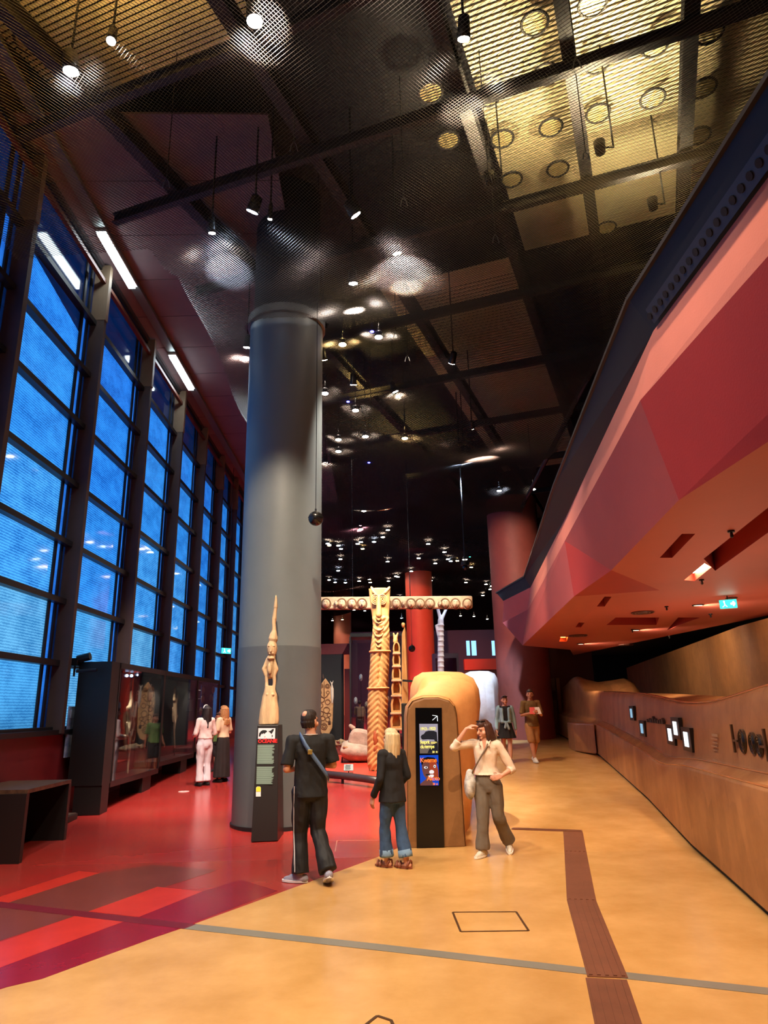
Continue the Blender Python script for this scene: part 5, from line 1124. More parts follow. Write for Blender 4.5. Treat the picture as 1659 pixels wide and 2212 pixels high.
# showcases: one black end cabinet and three glazed bays
vx = -4.75; vb = -5.34; VZ = 2.72
MGL = glass_mat('showcase_glass', (225, 232, 238), 1.15)
ec = thing('showcase_end', 'black end cabinet of the long showcase by the windows', 'showcase', (-5, 12.9, fz(12.9)))
b = MB(); b.add([(vb, 12.72, .62), (vx, 12.72, .62), (vx, 13.12, .62), (vb, 13.12, .62), (vb, 12.72, VZ), (vx, 12.72, VZ), (vx, 13.12, VZ), (vb, 13.12, VZ)], [(0, 3, 2, 1), (4, 5, 6, 7), (0, 1, 5, 4), (1, 2, 6, 5), (2, 3, 7, 6), (3, 0, 4, 7)]); b.build('cabinet', M_BEN, ec)
b = MB(); b.box2((vb + .12, 12.74, fz(12.9)), (vx, 13.08, .62)); b.build('foot', M_BEN, ec)
bays = [(13.12, 15.95, 'near'), (15.95, 18.95, 'middle'), (18.95, 21.6, 'far')]
for (y0, y1, nm) in bays:
    y0 += .012; y1 -= .012
    z0 = fz((y0 + y1) / 2) + .42
    t = thing('glass_showcase', '%s glazed bay of the long black showcase by the windows' % nm, 'showcase', (-5, y0, fz(y0)))
    b = MB(); b.box2((vx - .015, y0 + .05, z0), (vx, y1 - .05, VZ - .08)); b.build('front_glass', MGL, t)
    b = MB(); b.box2((vb, y0, VZ - .1), (vx + .02, y1, VZ)); b.build('lid', M_BEN, t)
    b = MB(); b.box2((vb, y0, z0), (vb + .04, y1, VZ - .1)); b.build('back_panel', mat('case_back', (30, 27, 27), .6), t)
    b = MB(); b.box2((vb, y0, z0 - .1), (vx, y1, z0)); b.build('case_floor', mat('case_floor_dark', (40, 24, 24), .4), t)
    for y in (y0 + .02, y1 - .02):
        b = MB(); b.box((vx - .02, y, (z0 + VZ) / 2), (.06, .05, VZ - z0)); b.build('frame_post', M_BEN, t)
    b = MB(); yf = y0 + 1.9 if nm != 'far' else y0 + 1.2; b.box2((vb + .1, yf, fz(yf) - .01), (vx - .04, yf + .55, z0 - .1)); b.build('foot', M_BEN, t)
# carvings in the showcases
def vp(px, py, x=-5.05): return atX(px, py, x)
def v6(x, y, X=-5.05): return atX(x / 2.9625, 1400 + y / 2.9625, X)
ca = thing('reflected_board', 'solid copy of the reflected oval board, with spiral rings, in the near showcase bay', 'carving', v6(845, 600))  # reflection of the oval board in the glass, modelled as a solid
c = v6(850, 420, -5.2); b = MB(); pts = []
for k in range(20):
    a = 2 * pi * k / 20; pts.append((c.y + .42 * cos(a), c.z + .75 * sin(a)))
n = len(pts); b.add([(-5.2, y, z) for y, z in pts] + [(-5.27, y, z) for y, z in pts], [tuple(range(n)), tuple(range(2 * n - 1, n - 1, -1))] + [(i, (i + 1) % n, n + (i + 1) % n, n + i) for i in range(n)]); b.build('board', mat('umber_board', (120, 84, 54), .6, var=.3, vscale=8), ca, bevel=.02)
MYZ = Matrix.Rotation(pi / 2, 3, 'Y')
for dy, dz, r in ((.18, .35, .12), (-.18, .35, .12), (.18, .35, .06), (-.18, .35, .06), (0, -.1, .2), (0, -.1, .12), (.1, -.45, .12)):
    b = MB(); b.torus((-5.19, c.y + dy, c.z + dz), r, .016, MYZ, 18, 5); b.build('spiral_ring', mat('pale_groove', (176, 140, 96), .6), ca, True)
b = MB(); b.cyl((-5.22, c.y, c.z - .7), (-5.22, c.y, fz(14) + .5), .02, n=6); b.build('mount', M_STEEL, ca)
tk = thing('tusk_figure', 'cluster of long white bone and wood forms in the near showcase bay', 'carving', v6(835, 600, -4.95))
b = MB()
for a_, c_, r0, r1 in (((840, 280), (842, 380), 8, 14), ((842, 380), (838, 440), 14, 12), ((868, 350), (858, 440), 10, 12), ((820, 380), (830, 470), 12, 14), ((830, 470), (818, 540), 14, 10), ((845, 440), (850, 520), 12, 10), ((812, 475), (815, 560), 6, 8), ((855, 480), (840, 560), 8, 8), ((800, 560), (805, 660), 8, 6), ((830, 540), (828, 660), 8, 8), ((838, 340), (826, 390), 10, 12)):
    b.cap(v6(*a_, -4.95), v6(*c_, -4.95), r0 * .0035, r1 * .0035)
b.cap(v6(828, 660, -4.95), Vector((-4.95, v6(828, 660, -4.95).y, fz(14) + .46)), .02, .02)
remeshed(b, .018, 'bone_forms', mat('ivory_wood', (214, 190, 152), .5, var=.25, vscale=8), tk, 2)
ft = thing('fish_tail_carving', 'slim pale fish-tailed carving at the right of the near showcase bay', 'carving', v6(960, 270, -4.9))
b = MB(); b.cap(v6(960, 290, -4.9), v6(962, 255, -4.9), .07, .03); b.cap(v6(962, 255, -4.9), v6(955, 228, -4.9), .025, .012); b.cap(v6(962, 255, -4.9), v6(970, 230, -4.9), .025, .012); b.cap(v6(960, 290, -4.9), v6(958, 330, -4.9), .07, .05); remeshed(b, .016, 'body', MATS['bone_white'], ft, 1)
b = MB(); q = v6(958, 330, -4.9); b.cyl(q, (q.x, q.y, fz(15) + .5), .012, n=6); b.build('rod', M_STEEL, ft)
hf = thing('hook_figure', 'tall cream carved hook figure in the middle showcase bay', 'carving', v6(1120, 400, -5.0))
b = MB()
for a_, c_, r0, r1 in (((1118, 245), (1115, 330), 4, 10), ((1140, 280), (1128, 350), 4, 9), ((1120, 330), (1122, 450), 13, 12), ((1122, 450), (1115, 520), 10, 8), ((1125, 470), (1138, 430), 5, 4), ((1115, 520), (1118, 640), 6, 5), ((1106, 380), (1110, 470), 5, 6)):
    b.cap(v6(*a_, -5.0), v6(*c_, -5.0), r0 * .0042, r1 * .0042)
remeshed(b, .02, 'figure', mat('cream_wood', (216, 178, 140), .55, var=.25, vscale=8), hf, 2)
b = MB(); q = v6(1118, 640, -5.0); b.cyl(q, (q.x, q.y, fz(17.5) + .42), .015, n=6); b.build('rod', M_STEEL, hf)
for k, (x, y) in enumerate(((1298, 270), (1370, 268), (1296, 325), (1285, 405), (1350, 320))):
    q = v6(x, y, -4.9); q.y = min(q.y, 21.3) if k != 1 else 21.45; t = thing('shell_ornament', ('upper left', 'upper right', 'middle left', 'lower', 'central')[k] + ' pale shell ornament in the far showcase bay', 'ornament', q)
    b = MB(); b.ell(q, (.03, .13, .12)); b.build('shell', MATS['bone_white'], t, True); b = MB(); b.torus(q + Vector((.03, 0, 0)), .06, .015, MYZ, 14, 5); b.build('rim', MATS['cream_wood'], t, True); b = MB(); b.cyl(q, (-5.31, q.y, q.z), .01, n=6); b.build('pin', M_STEEL, t)
# small lamps inside the near showcase
for k, (x, y) in enumerate(((812, 176), (842, 177), (880, 172))):
    q = v6(x, y, -5.05); t = thing('case_lamp', ('left', 'middle', 'right')[k] + ' tiny cold lamp under the near showcase lid', 'lamp', q)
    b = MB(); b.cyl(q, (q.x, q.y, VZ - .1), .012, n=6); b.build('stem', M_STEEL, t); b = MB(); b.ell(q, .03 if k < 2 else .02); b.build('bulb', emis('case_bulb', (190, 220, 255), 12), t, True)
for y in (13.9, 17.2, 20.2):
    t = thing('showcase_downlight', 'downlight under the lid of the showcase at %s bay' % ('near' if y < 15 else 'middle' if y < 18 else 'far'), 'lamp', (-4.98, y, VZ - .12))
    b = MB(); b.cyl((-4.98, y, VZ - .1), (-4.98, y, VZ - .14), .05, n=12); b.build('ring', M_STEEL, t)
    l = bpy.data.lights.new('beam', 'SPOT'); l.energy = 110; l.color = lin(WARM); l.spot_size = radians(120); l.spot_blend = .7; l.shadow_soft_size = .05
    o = bpy.data.objects.new('beam', l); COL.objects.link(o); o.parent = t; o.location = (0, 0, -.03)
# projector on an arm, info plaque, floor disc
q = atX(180, 1424, -5.25); t = thing('projector', 'black tubular projector on an arm above the showcase end', 'projector', q)
b = MB(); b.cyl(q + Vector((-.1, 0, 0)), q + Vector((.12, 0, .05)), .07, n=14); b.build('barrel', M_CAN, t); b = MB(); b.box(q + Vector((-.14, 0, -.05)), (.14, .14, .14)); b.build('housing', M_CAN, t, bevel=.01)
b = MB(); q2 = atX(165, 1450, -5.3); b.cyl(q2, q2 + Vector((.36, 0, .02)), .03, n=10); b.build('arm', M_STEEL, t); b = MB(); b.cyl(q + Vector((-.14, 0, -.1)), q + Vector((-.14, 0, -.3)), .02, n=8); b.build('bracket', M_STEEL, t)
q = atX(158, 1580, -5.4); t = thing('info_plaque', 'narrow blue and white information plaque on the wall by the showcase', 'plaque', q)
b = MB(); b.box((-5.44, q.y, q.z), (.03, .34, .86)); b.build('board', mat('plaque_blue', (60, 96, 160), .4, var=.4, vscale=5, var_rgb=(190, 200, 210)), t)
b = MB(); b.box((-5.42, q.y, q.z + .3), (.01, .28, .14)); b.build('picture', mat('plaque_pale', (170, 190, 210), .4, var=.3, vscale=12), t)
q = onfloor(397, 1710); t = thing('floor_disc', 'round white sticker with a tiny figure on the red floor', 'floor sticker', q)
b = MB(); b.cyl(q + Vector((0, 0, -.004)), q + Vector((0, 0, .006)), .11, n=24); b.build('disc', mat('disc_white', (226, 206, 200), .4), t)
b = MB(); b.cyl(q + Vector((0, 0, .004)), q + Vector((0, 0, .008)), .025, n=12); b.build('mark', mat('disc_mark', (120, 60, 60), .4), t)
# ================================================================ PEOPLE
SKIN = mat('skin_light', (214, 156, 128), .5, var=.06, vscale=12); SKINT = mat('skin_tan', (190, 130, 98), .5, var=.06, vscale=12)
def cloth(name, rgb, bump=.5, rough=.85, var=.12, bs=9): return mat('cloth_' + name, rgb, rough, var=var, vscale=5, bump=bump, bscale=bs)
def person(label, pos, H, yaw, skin=SKIN, pose=None, top=None, bottom=None, shoe=None, hair=None, head=(0, 0), face=True, vox=.007, lean=(0, 0), male=True, hands=None, footdir=None, loose=1.0, name='person'):
    pose = pose or {}; R = Matrix.Rotation(radians(yaw), 3, 'Z'); base = Vector(pos)
    J = dict(hipL=(.048, 0, .51), hipR=(-.048, 0, .51), kneL=(.052, -.01, .275), kneR=(-.052, -.01, .275), ankL=(.055, .01, .042), ankR=(-.055, .01, .042),
             shoL=(.108, 0, .812), shoR=(-.108, 0, .812), elbL=(.135, .015, .64), elbR=(-.135, .015, .64), wriL=(.14, -.03, .49), wriR=(-.14, -.03, .49))
    if not male:
        for k in ('shoL', 'shoR'): J[k] = (J[k][0] * .9, 0, .808)
    J.update(pose)
    def ln(v):
        v = Vector(v); t = max(0, (v.z - .51) / .45); return Vector((v.x + lean[0] * t, v.y + lean[1] * t, v.z))
    def Wd(v, up=False):
        v = ln(v) if up else Vector(v); return base + (R @ v) * H
    def Jw(k): return Wd(J[k], k[:3] in ('sho', 'elb', 'wri'))
    root = thing(name, label, 'person', base)
    hw = 1.0 if male else .9
    TR = [(.495, .08, .058), (.52, .090, .066), (.56, .086 if male else .09, .062), (.62, .078 * hw, .054), (.68, .086 * hw, .058), (.745, .098 * hw, .064), (.79, .100 * hw, .058), (.82, .075 * hw, .048), (.838, .042, .038), (.862, .031, .033), (.885, .03, .032)]
    def rings(tab, ex=0.0, n=18, zmin=0, zmax=2, dy=0.0):
        out = []
        for z, w, d in tab:
            if z < zmin or z > zmax: continue
            out.append([Wd((math.copysign(abs(cos(a)) ** .85, cos(a)) * (w + ex), sin(a) * (d + ex) + dy, z), True) for a in [2 * pi * k / n for k in range(n)]])
        return out
    # ---- head frame
    hyaw, hpit = head; HC = Wd((0, -.012, .885), True); HR = R @ Matrix.Rotation(radians(hyaw), 3, 'Z') @ Matrix.Rotation(radians(hpit), 3, 'X')
    def Hd(x, y, z): return HC + (HR @ Vector((x, y, z))) * H
    def ehead(b, c, r): b.ell(Hd(*c), tuple(v * H for v in r), HR)
    b = MB(); b.loft(rings(TR))
    for s in 'LR':
        h, k, a = Jw('hip' + s), Jw('kne' + s), Jw('ank' + s)
        b.cap(h, k, .052 * H, .034 * H); b.cap(k, lerp(k, a, .35), .033 * H, .034 * H); b.cap(lerp(k, a, .35), a, .034 * H, .021 * H)
        f = Vector((footdir or {}).get(s, (0, -1, 0))); f = (R @ f).normalized(); hl_ = a - f * .022 * H - Vector((0, 0, .022 * H)); b.cap(hl_, a + f * .06 * H - Vector((0, 0, .024 * H)), .02 * H, .017 * H); b.cap(a + f * .06 * H - Vector((0, 0, .026 * H)), a + f * .09 * H - Vector((0, 0, .03 * H)), .017 * H, .012 * H)
        sh, e, w = Jw('sho' + s), Jw('elb' + s), Jw('wri' + s)
        b.cap(lerp(sh, Wd((0, 0, .80), True), .25), sh, .034 * H, .031 * H); b.cap(sh, e, .029 * H, .022 * H); b.cap(e, lerp(e, w, .3), .022 * H, .022 * H); b.cap(lerp(e, w, .3), w, .022 * H, .0145 * H)
        # hand
        hd = (hands or {}).get(s, {}); d = Vector(hd.get('d', (0, 0, 0)))
        d = (R @ d) if d.length > 0 else (w - e); d.normalize()
        nrm = R @ Vector(hd.get('n', (-1 if s == 'L' else 1, 0, 0))); nrm = (nrm - d * nrm.dot(d)).normalized()
        sd2 = d.cross(nrm); th = R @ Vector(hd.get('t', (0, -1, 0)))
        if sd2.dot(th) < 0: sd2 = -sd2
        cu = hd.get('curl', .5)
        for q in range(4):
            o_ = sd2 * (.0165 - .011 * q) * H; kn = w + d * (.056 - .003 * abs(q - 1)) * H + o_
            b.cap(w + o_ * .55 + d * .006 * H, kn, .0095 * H, .0085 * H, 8)
            L = (.042, .047, .044, .036)[q]; d1 = (d * cos(cu * .8) + nrm * sin(cu * .8)); d2 = (d * cos(cu * 1.9) + nrm * sin(cu * 1.9)); m1 = kn + d1 * L * .55 * H
            b.cap(kn, m1, .0058 * H, .0052 * H, 8); b.cap(m1, m1 + d2 * L * .45 * H, .0052 * H, .0044 * H, 8)
        tb = w + d * .016 * H + sd2 * .014 * H; t1 = tb + (sd2 * .75 + d * .75 + nrm * .3).normalized() * .028 * H; b.cap(tb, t1, .0085 * H, .0065 * H, 8); b.cap(t1, t1 + (d * .9 + sd2 * .25 + nrm * .35).normalized() * .022 * H, .0062 * H, .005 * H, 8)
    b.cap(Wd((0, .004, .83), True), Hd(0, .008, .015), .033 * H, .031 * H)
    ehead(b, (0, .008, .052), (.046, .057, .061)); ehead(b, (0, -.014, .022), (.036, .04, .046)); b.cap(Hd(0, -.054, .044), Hd(0, -.066, .026), .006 * H, .0095 * H, 8); ehead(b, (0, -.045, -.014), (.016, .012, .011))
    b.cap(Hd(-.022, -.046, .054), Hd(.022, -.046, .054), .007 * H, .007 * H, 8); b.cap(Hd(-.01, -.051, .004), Hd(.01, -.051, .004), .0048 * H, .0048 * H, 8)
    for s in (-1, 1): b.ell(Hd(s * .047, .006, .036), (.007 * H, .012 * H, .018 * H), HR); ehead(b, (s * .03, -.03, .02), (.014, .014, .016))
    body = remeshed(b, vox, 'body', skin, root, 2)
    if face:
        for s in (-1, 1):
            b = MB(); b.ell(Hd(s * .019, -.047, .042), (.0085 * H, .004 * H, .0042 * H), HR); b.build('eye', mat('eye_dark', (40, 28, 24), .3), body, True)
            b = MB(); b.cap(Hd(s * .011, -.0525, .056), Hd(s * .03, -.046, .056), .0025 * H, .002 * H, 6); b.build('eyebrow', hair[0], body, True)
        b = MB(); b.cap(Hd(-.011, -.0545, .004), Hd(.011, -.0545, .004), .003 * H, .003 * H, 6); b.build('lips', mat('lips', (176, 92, 86), .45), body, True)
    # ---- bottom
    if bottom:
        m, kind, zend, wide = bottom
        b = MB()
        if kind == 'skirt':
            fl_ = wide; zz = [.62, .57, .51, lerp(.51, zend, .5), zend]
            ww = [.083, .094, .104, .104 * lerp(1, fl_, .5), .104 * fl_]
            c_ = lambda z: Wd((0, 0, z)); n = 24; rr = []
            for i, (z, w) in enumerate(zip(zz, ww)):
                rr.append([Wd(((w + .006 * (i / 4) * cos(9 * a)) * cos(a), (w * .78 + .006 * (i / 4) * cos(9 * a)) * sin(a), z)) for a in [2 * pi * k / n for k in range(n)]])
            b.loft(rr)
        else:
            b.loft(rings([(.455, .07, .06), (.485, .09, .07), (.52, .094, .072), (.56, .092, .068), (.615, .082, .06)], .004))
            for s in 'LR':
                h, k, a = Jw('hip' + s), Jw('kne' + s), Jw('ank' + s)
                b.cap(h + Vector((0, 0, -.005 * H)), k, .060 * H * loose, .043 * H * loose)
                if kind == 'shorts':
                    b.cap(h, lerp(h, k, .92), .064 * H, .056 * H)
                else:
                    e_ = lerp(k, a, 1.0 - zend); mid = lerp(k, e_, .5); r1 = wide * H
                    b.cap(k, mid, .043 * H * loose, lerp(.041 * H, r1, .5)); b.tube([mid, lerp(mid, e_, .6), e_], [lerp(.041 * H, r1, .5), r1, r1 * 1.03], 14)
        remeshed(b, vox * 1.25, {'skirt': 'skirt', 'shorts': 'shorts'}.get(kind, 'trousers'), m, root, 3, folds=.011 if kind != 'skirt' else .005)
    # ---- top
    if top:
        m, slv, hem, fl_ = top
        tab = [(hem, .098 * fl_ if male else .094 * fl_, .076 * fl_), (lerp(hem, .62, .5), lerp(.092, .098 * fl_, .6) * (1 if male else .95), .07 * lerp(1, fl_, .6)), (.64, .09 * hw * lerp(1, fl_, .5), .066 * lerp(1, fl_, .5)), (.69, .097 * hw, .068), (.745, .106 * hw, .073), (.79, .108 * hw, .066), (.822, .082 * hw, .055), (.84, .05, .045)]
        b = MB(); b.loft(rings(tab))
        for s in 'LR':
            sh, e, w = Jw('sho' + s), Jw('elb' + s), Jw('wri' + s)
            b.cap(lerp(sh, Wd((0, 0, .80), True), .3), sh, .042 * H, .039 * H)
            if slv == 'short': b.tube([sh, lerp(sh, e, .4), lerp(sh, e, .88)], [.039 * H, .038 * H, .038 * H * (1.1 if male else 1)], 14)
            elif slv == 'elbow': b.cap(sh, e, .038 * H, .033 * H); b.tube([e, lerp(e, w, .35)], [.033 * H, .03 * H], 12)
            elif slv == 'long': b.cap(sh, e, .037 * H, .031 * H); b.tube([e, lerp(e, w, .5), lerp(e, w, .97)], [.031 * H, .027 * H, .024 * H], 12)
        shirt = remeshed(b, vox * 1.25, 'shirt', m, root, 3, folds=.010)
    # ---- shoes
    if shoe:
        m, ms = shoe
        for s in 'LR':
            a = Jw('ank' + s); f = (R @ Vector((footdir or {}).get(s, (0, -1, 0)))).normalized(); sd2 = f.cross(Vector((0, 0, 1))).normalized(); up = sd2.cross(f).normalized()
            hl_ = a - f * .024 * H - up * .022 * H; b = MB(); b.cap(hl_, a + f * .055 * H - up * .022 * H, .026 * H, .024 * H); b.cap(a + f * .05 * H - up * .026 * H, a + f * .095 * H - up * .03 * H, .024 * H, .017 * H); b.cap(a - up * .015 * H, a + f * .02 * H, .028 * H, .025 * H)
            so = remeshed(b, vox, 'shoe', m, root, 2)
            n = 16; pl_ = []
            for k in range(n):
                t = 2 * pi * k / n; pl_.append(a + f * (.037 + .085 * cos(t)) * H + sd2 * (.030 * sin(t)) * H - up * .042 * H)
            b = MB(); b.add(pl_ + [p + up * .012 * H for p in pl_], [tuple(range(n - 1, -1, -1)), tuple(range(n, 2 * n))] + [(i, (i + 1) % n, n + (i + 1) % n, n + i) for i in range(n)]); b.build('sole', ms, so)
    # ---- hair
    if hair:
        m, st_ = hair; b = MB()
        if st_ == 'bald':
            ehead(b, (0, .015, .060), (.049, .055, .057)); ehead(b, (0, -.004, .082), (.041, .05, .034))
            for k in range(9): a = radians(0 + 180 * k / 8); b.cap(Hd(.042 * cos(a), .014 + .05 * sin(a), .04), Hd(.038 * cos(a), .012 + .046 * sin(a), .008), .009 * H, .007 * H, 8)
            q = MB(); q.ell(Hd(0, .040, .082), (.024 * H, .026 * H, .0285 * H), HR); q.build('bald_crown', skin, body, True)
        else:
            ehead(b, (0, .017, .062), (.050, .056, .058)); ehead(b, (0, -.004, .085), (.042, .05, .036))
            if st_ in ('long', 'longw', 'bob'):
                L = {'long': -.17, 'longw': -.16, 'bob': -.045}[st_]
                for k in range(13):
                    a = radians(-25 + 230 * k / 12); x, y = .047 * cos(a), .016 + .052 * sin(a); w_ = .006 * (k % 3 - 1)
                    b.cap(Hd(x, y, .07), Hd(x * 1.12, y * 1.05, .0), .014 * H, .016 * H, 8)
                    Le = L * (1 if 2 < k < 10 else .8)
                    b.cap(Hd(x * 1.12, y * 1.05, .0), Hd(x * 1.15 + w_, y * .9 + .01 + w_, Le), .016 * H, .010 * H if st_ != 'bob' else .014 * H, 8)
                    if st_ == 'longw': b.cap(Hd(x * 1.2 + w_, y + .01, Le * .5), Hd(x * 1.35 - w_, y + .014, Le * .85), .018 * H, .014 * H, 8)
            elif st_ == 'tied':
                ehead(b, (0, .062, .06), (.026, .026, .028))
        remeshed(b, max(.007, vox), 'hair', m, root, 3, folds=.004)
    return root, Wd, Jw, Hd, HR
# --- man in black with a blue strap
M_BLK = cloth('black_tee', (20, 20, 22), .5); M_BLT = cloth('black_track', (18, 18, 21), .4, .7)
mp0 = onfloor(668, 1904)
man, Wd, Jw, Hd, HR = person('man in a black T-shirt and black track trousers seen from behind', (mp0.x, mp0.y, 0), 1.81, 196, pose=dict(hipL=(.05, 0, .51), kneL=(.055, -.03, .275), ankL=(.055, .01, .045), kneR=(-.05, .015, .28), ankR=(-.085, .155, .075), elbL=(.155, .03, .645), wriL=(.07, -.12, .635), elbR=(-.15, .0, .655), wriR=(-.05, -.14, .66), shoL=(.118, 0, .812), shoR=(-.118, 0, .812)),
    top=(M_BLK, 'short', .475, 1.12), bottom=(M_BLT, 'trousers', .02, .053), shoe=(mat('sneaker_grey', (150, 150, 170), .6, var=.4, vscale=18), mat('sneaker_sole', (226, 226, 228), .5)), hair=(mat('hair_dark', (36, 26, 22), .6, bump=.5, bscale=120, stretch=(1, 1, .1)), 'bald'), head=(-48, -6), face=True, footdir=dict(L=(.75, -.5, 0), R=(-.1, -.8, -.35)), loose=1.12)
M_STRAP = mat('blue_strap', (84, 110, 146), .6, bump=.2, bscale=90)
b = MB(); pts = []
for u, v_, w_ in ((.072, .01, .852), (.07, .058, .835), (.05, .084, .79), (.02, .094, .745), (-.015, .097, .70), (-.05, .092, .655), (-.085, .078, .61), (-.11, .045, .575)): pts.append(Wd((u, v_, w_), True))
rings_ = []
for i, p in enumerate(pts):
    d = (pts[min(i + 1, len(pts) - 1)] - pts[max(i - 1, 0)]).normalized(); out = (p - Wd((0, 0, .0))).copy(); out.z = 0; out = (out - d * out.dot(d)).normalized(); sdv = d.cross(out)
    rings_.append([p + sdv * .022 - out * .004, p + sdv * .022 + out * .004, p - sdv * .022 + out * .004, p - sdv * .022 - out * .004])
b.loft(rings_); stp = b.build('bag_strap', M_STRAP, man, True)
b = MB(); b.box(pts[3] + (pts[3] - Wd((0, 0, .745), True)).normalized() * .01, (.05, .02, .05)); b.build('buckle', mat('brass', (216, 190, 110), .3, metal=.8), stp, bevel=.004)
b = MB(); c = Wd((-.08, -.1, .57), True); b.box(c, (.16, .1, .2), M=HR); b.build('shoulder_bag', mat('bag_navy', (40, 50, 72), .6), man, bevel=.02)
# white piping down the outer trouser leg
b = MB(); h, k, a = Jw('hipL'), Jw('kneL'), Jw('ankL'); side = (Wd((1, .55, 0)) - Wd((0, 0, 0))).normalized()
for off in (0.0, .03):
    bk = (Wd((0, 1, 0)) - Wd((0, 0, 0))).normalized()
    b.tube([h + side * .115 + Vector((0, 0, .06)) + bk * off * .3, lerp(h, k, .5) + side * .104 + bk * off * .3, k + side * .089 + bk * off * .4, lerp(k, a, .45) + side * .085 + bk * off * 1.2, lerp(k, a, .9) + side * .090 + bk * off * 1.6], .004, 5)
b.build('piping', mat('white_piping', (214, 218, 224), .6), man)
b = MB(); b.torus(Wd((0, .004, .845), True), .043 * 1.81, .006, None, 20, 5); b.build('collar_trim', mat('collar_white', (180, 180, 180), .7), man, True)
# --- blonde woman in black jacket and jeans
bp0 = onfloor(851, 1874)
blo, Wd, Jw, Hd, HR = person('blonde woman in a black jacket and cuffed blue jeans looking at the exhibits', (bp0.x, bp0.y, 0), 1.56, 218, pose=dict(elbL=(.13, .02, .64), wriL=(.13, -.075, .50), elbR=(-.13, .03, .64), wriR=(-.1, -.07, .56), ankL=(.03, -.045, .045), kneL=(.045, -.045, .28), ankR=(-.05, .09, .045), kneR=(-.05, .03, .28)),
    top=(cloth('black_jacket', (20, 20, 24), .4), 'long', .46, 1.24), bottom=(cloth('denim', (52, 80, 116), .5, .85, .25, 14), 'trousers', .14, .052), hair=(mat('hair_blonde', (206, 182, 140), .5, var=.3, vscale=30, bump=.5, bscale=90, stretch=(1, 1, .08)), 'long'), head=(12, -4), face=True, male=False, footdir=dict(L=(.25, -1, 0), R=(.3, -1, 0)), hands=dict(L=dict(d=(.05, -.3, -1))), loose=1.02)
M_SAND = mat('brown_sandal', (126, 66, 46), .5)
for s in 'LR':
    a = Jw('ank' + s); k_ = Jw('kne' + s); e_ = lerp(k_, a, .86); ax = (a - k_).normalized()
    b = MB(); b.tube([e_ - ax * .075, e_ - ax * .02, e_ + ax * .005], [.083, .085, .083], 18); b.build('jean_cuff', mat('cuff_pale_denim', (110, 140, 168), .85, bump=.4, bscale=20), blo, True)
    f = (Matrix.Rotation(radians(218), 3, 'Z') @ Vector(dict(L=(.25, -1, 0), R=(.3, -1, 0))[s])).normalized(); sdv = f.cross(Vector((0, 0, 1))); H_ = 1.56
    n = 16; pl_ = [Vector((a.x, a.y, 0)) + f * (.032 + .082 * cos(2 * pi * k / n)) * H_ + sdv * .029 * sin(2 * pi * k / n) * H_ for k in range(n)]
    b = MB(); b.add([p + Vector((0, 0, .002)) for p in pl_] + [p + Vector((0, 0, .022)) for p in pl_], [tuple(range(n - 1, -1, -1)), tuple(range(n, 2 * n))] + [(i, (i + 1) % n, n + (i + 1) % n, n + i) for i in range(n)]); sdl = b.build('sandal', M_SAND, blo)
    for q, w_ in ((.085, .034), (.055, .037), (-.02, .034)):
        c = Vector((a.x, a.y, .018)) + f * q * H_; b = MB(); b.tube([c + sdv * w_ * H_ * cos(t) + Vector((0, 0, (.040 if q > 0 else .06) * sin(t) * 1.15)) + f * (.03 * cos(t) if q > 0 else -.02 * sin(t)) for t in [pi * j / 8 for j in range(9)]], .012, 6); b.build('strap', M_SAND, sdl, True)
# --- woman in a cream shirt, hand to her hair
wp0 = onfloor(1062, 1848)
wom, Wd, Jw, Hd, HR = person('woman in a cream shirt and grey trousers raising a hand to her brown hair', (wp0.x, wp0.y, 0), 1.63, -14, pose=dict(elbR=(-.245, -.06, .795), wriR=(-.135, -.075, .935), shoR=(-.105, 0, .82), elbL=(.2, .02, .625), wriL=(.125, -.075, .585), kneR=(-.045, -.05, .28), ankR=(-.06, -.055, .045), kneL=(.07, .0, .28), ankL=(.13, .13, .075), hipL=(.05, 0, .51)),
    top=(cloth('cream_shirt', (226, 204, 180), .5, .85, .06), 'elbow', .585, 1.12), bottom=(cloth('olive_grey', (104, 92, 78), .5), 'trousers', .04, .054), shoe=(mat('canvas_shoe', (206, 196, 176), .7), mat('shoe_white', (228, 224, 214), .5)), hair=(mat('hair_brown', (72, 42, 30), .5, var=.2, vscale=30, bump=.4, bscale=90, stretch=(1, 1, .08)), 'bob'), head=(-42, 12), male=False, footdir=dict(R=(-.45, -1, 0), L=(.1, -1, -.3)), hands=dict(R=dict(d=(.85, .1, .4), n=(.2, .3, -.9), t=(0, -.6, .6), curl=.5), L=dict(d=(-.9, -.2, -.25), n=(-.2, .9, -.1), t=(0, 0, 1), curl=.35)), loose=1.14)
b = MB(); pts = [Wd((.03, .0, .85), True), Wd((.02, -.075, .80), True), Wd((-.02, -.092, .74), True), Wd((-.06, -.09, .68), True), Wd((-.1, -.075, .62), True), Wd((-.125, -.05, .56), True)]
b.tube(pts, .011, 6); b.build('bag_strap', mat('tan_strap', (112, 92, 70), .6), wom, True)
b = MB(); b.ell(Wd((-.135, -.05, .50)), (.075, .10, .16)); b.cap(Wd((-.13, -.05, .6)), Wd((-.13, -.05, .53)), .05, .08); remeshed(b, .012, 'patterned_bag', mat('patterned_cloth', (206, 200, 190), .8, var=.6, vscale=14, var_rgb=(226, 224, 216)), wom, 1)
for s in (-1, 1):
    b = MB(); b.tube([Wd((0, .05, .86), True), Wd((s * .04, .02, .855), True), Wd((s * .045, -.045, .84), True), Wd((s * .03, -.078, .80), True), Wd((s * .045, -.078, .815), True)], .008, 6); b.build('collar', MATS['cloth_cream_shirt'], wom, True)
b = MB(); b.add([Wd((-.018, -.083, .845), True), Wd((.018, -.083, .845), True), Wd((0, -.0835, .765), True)], [(0, 1, 2)])
b.build('neck_opening', SKIN, wom)
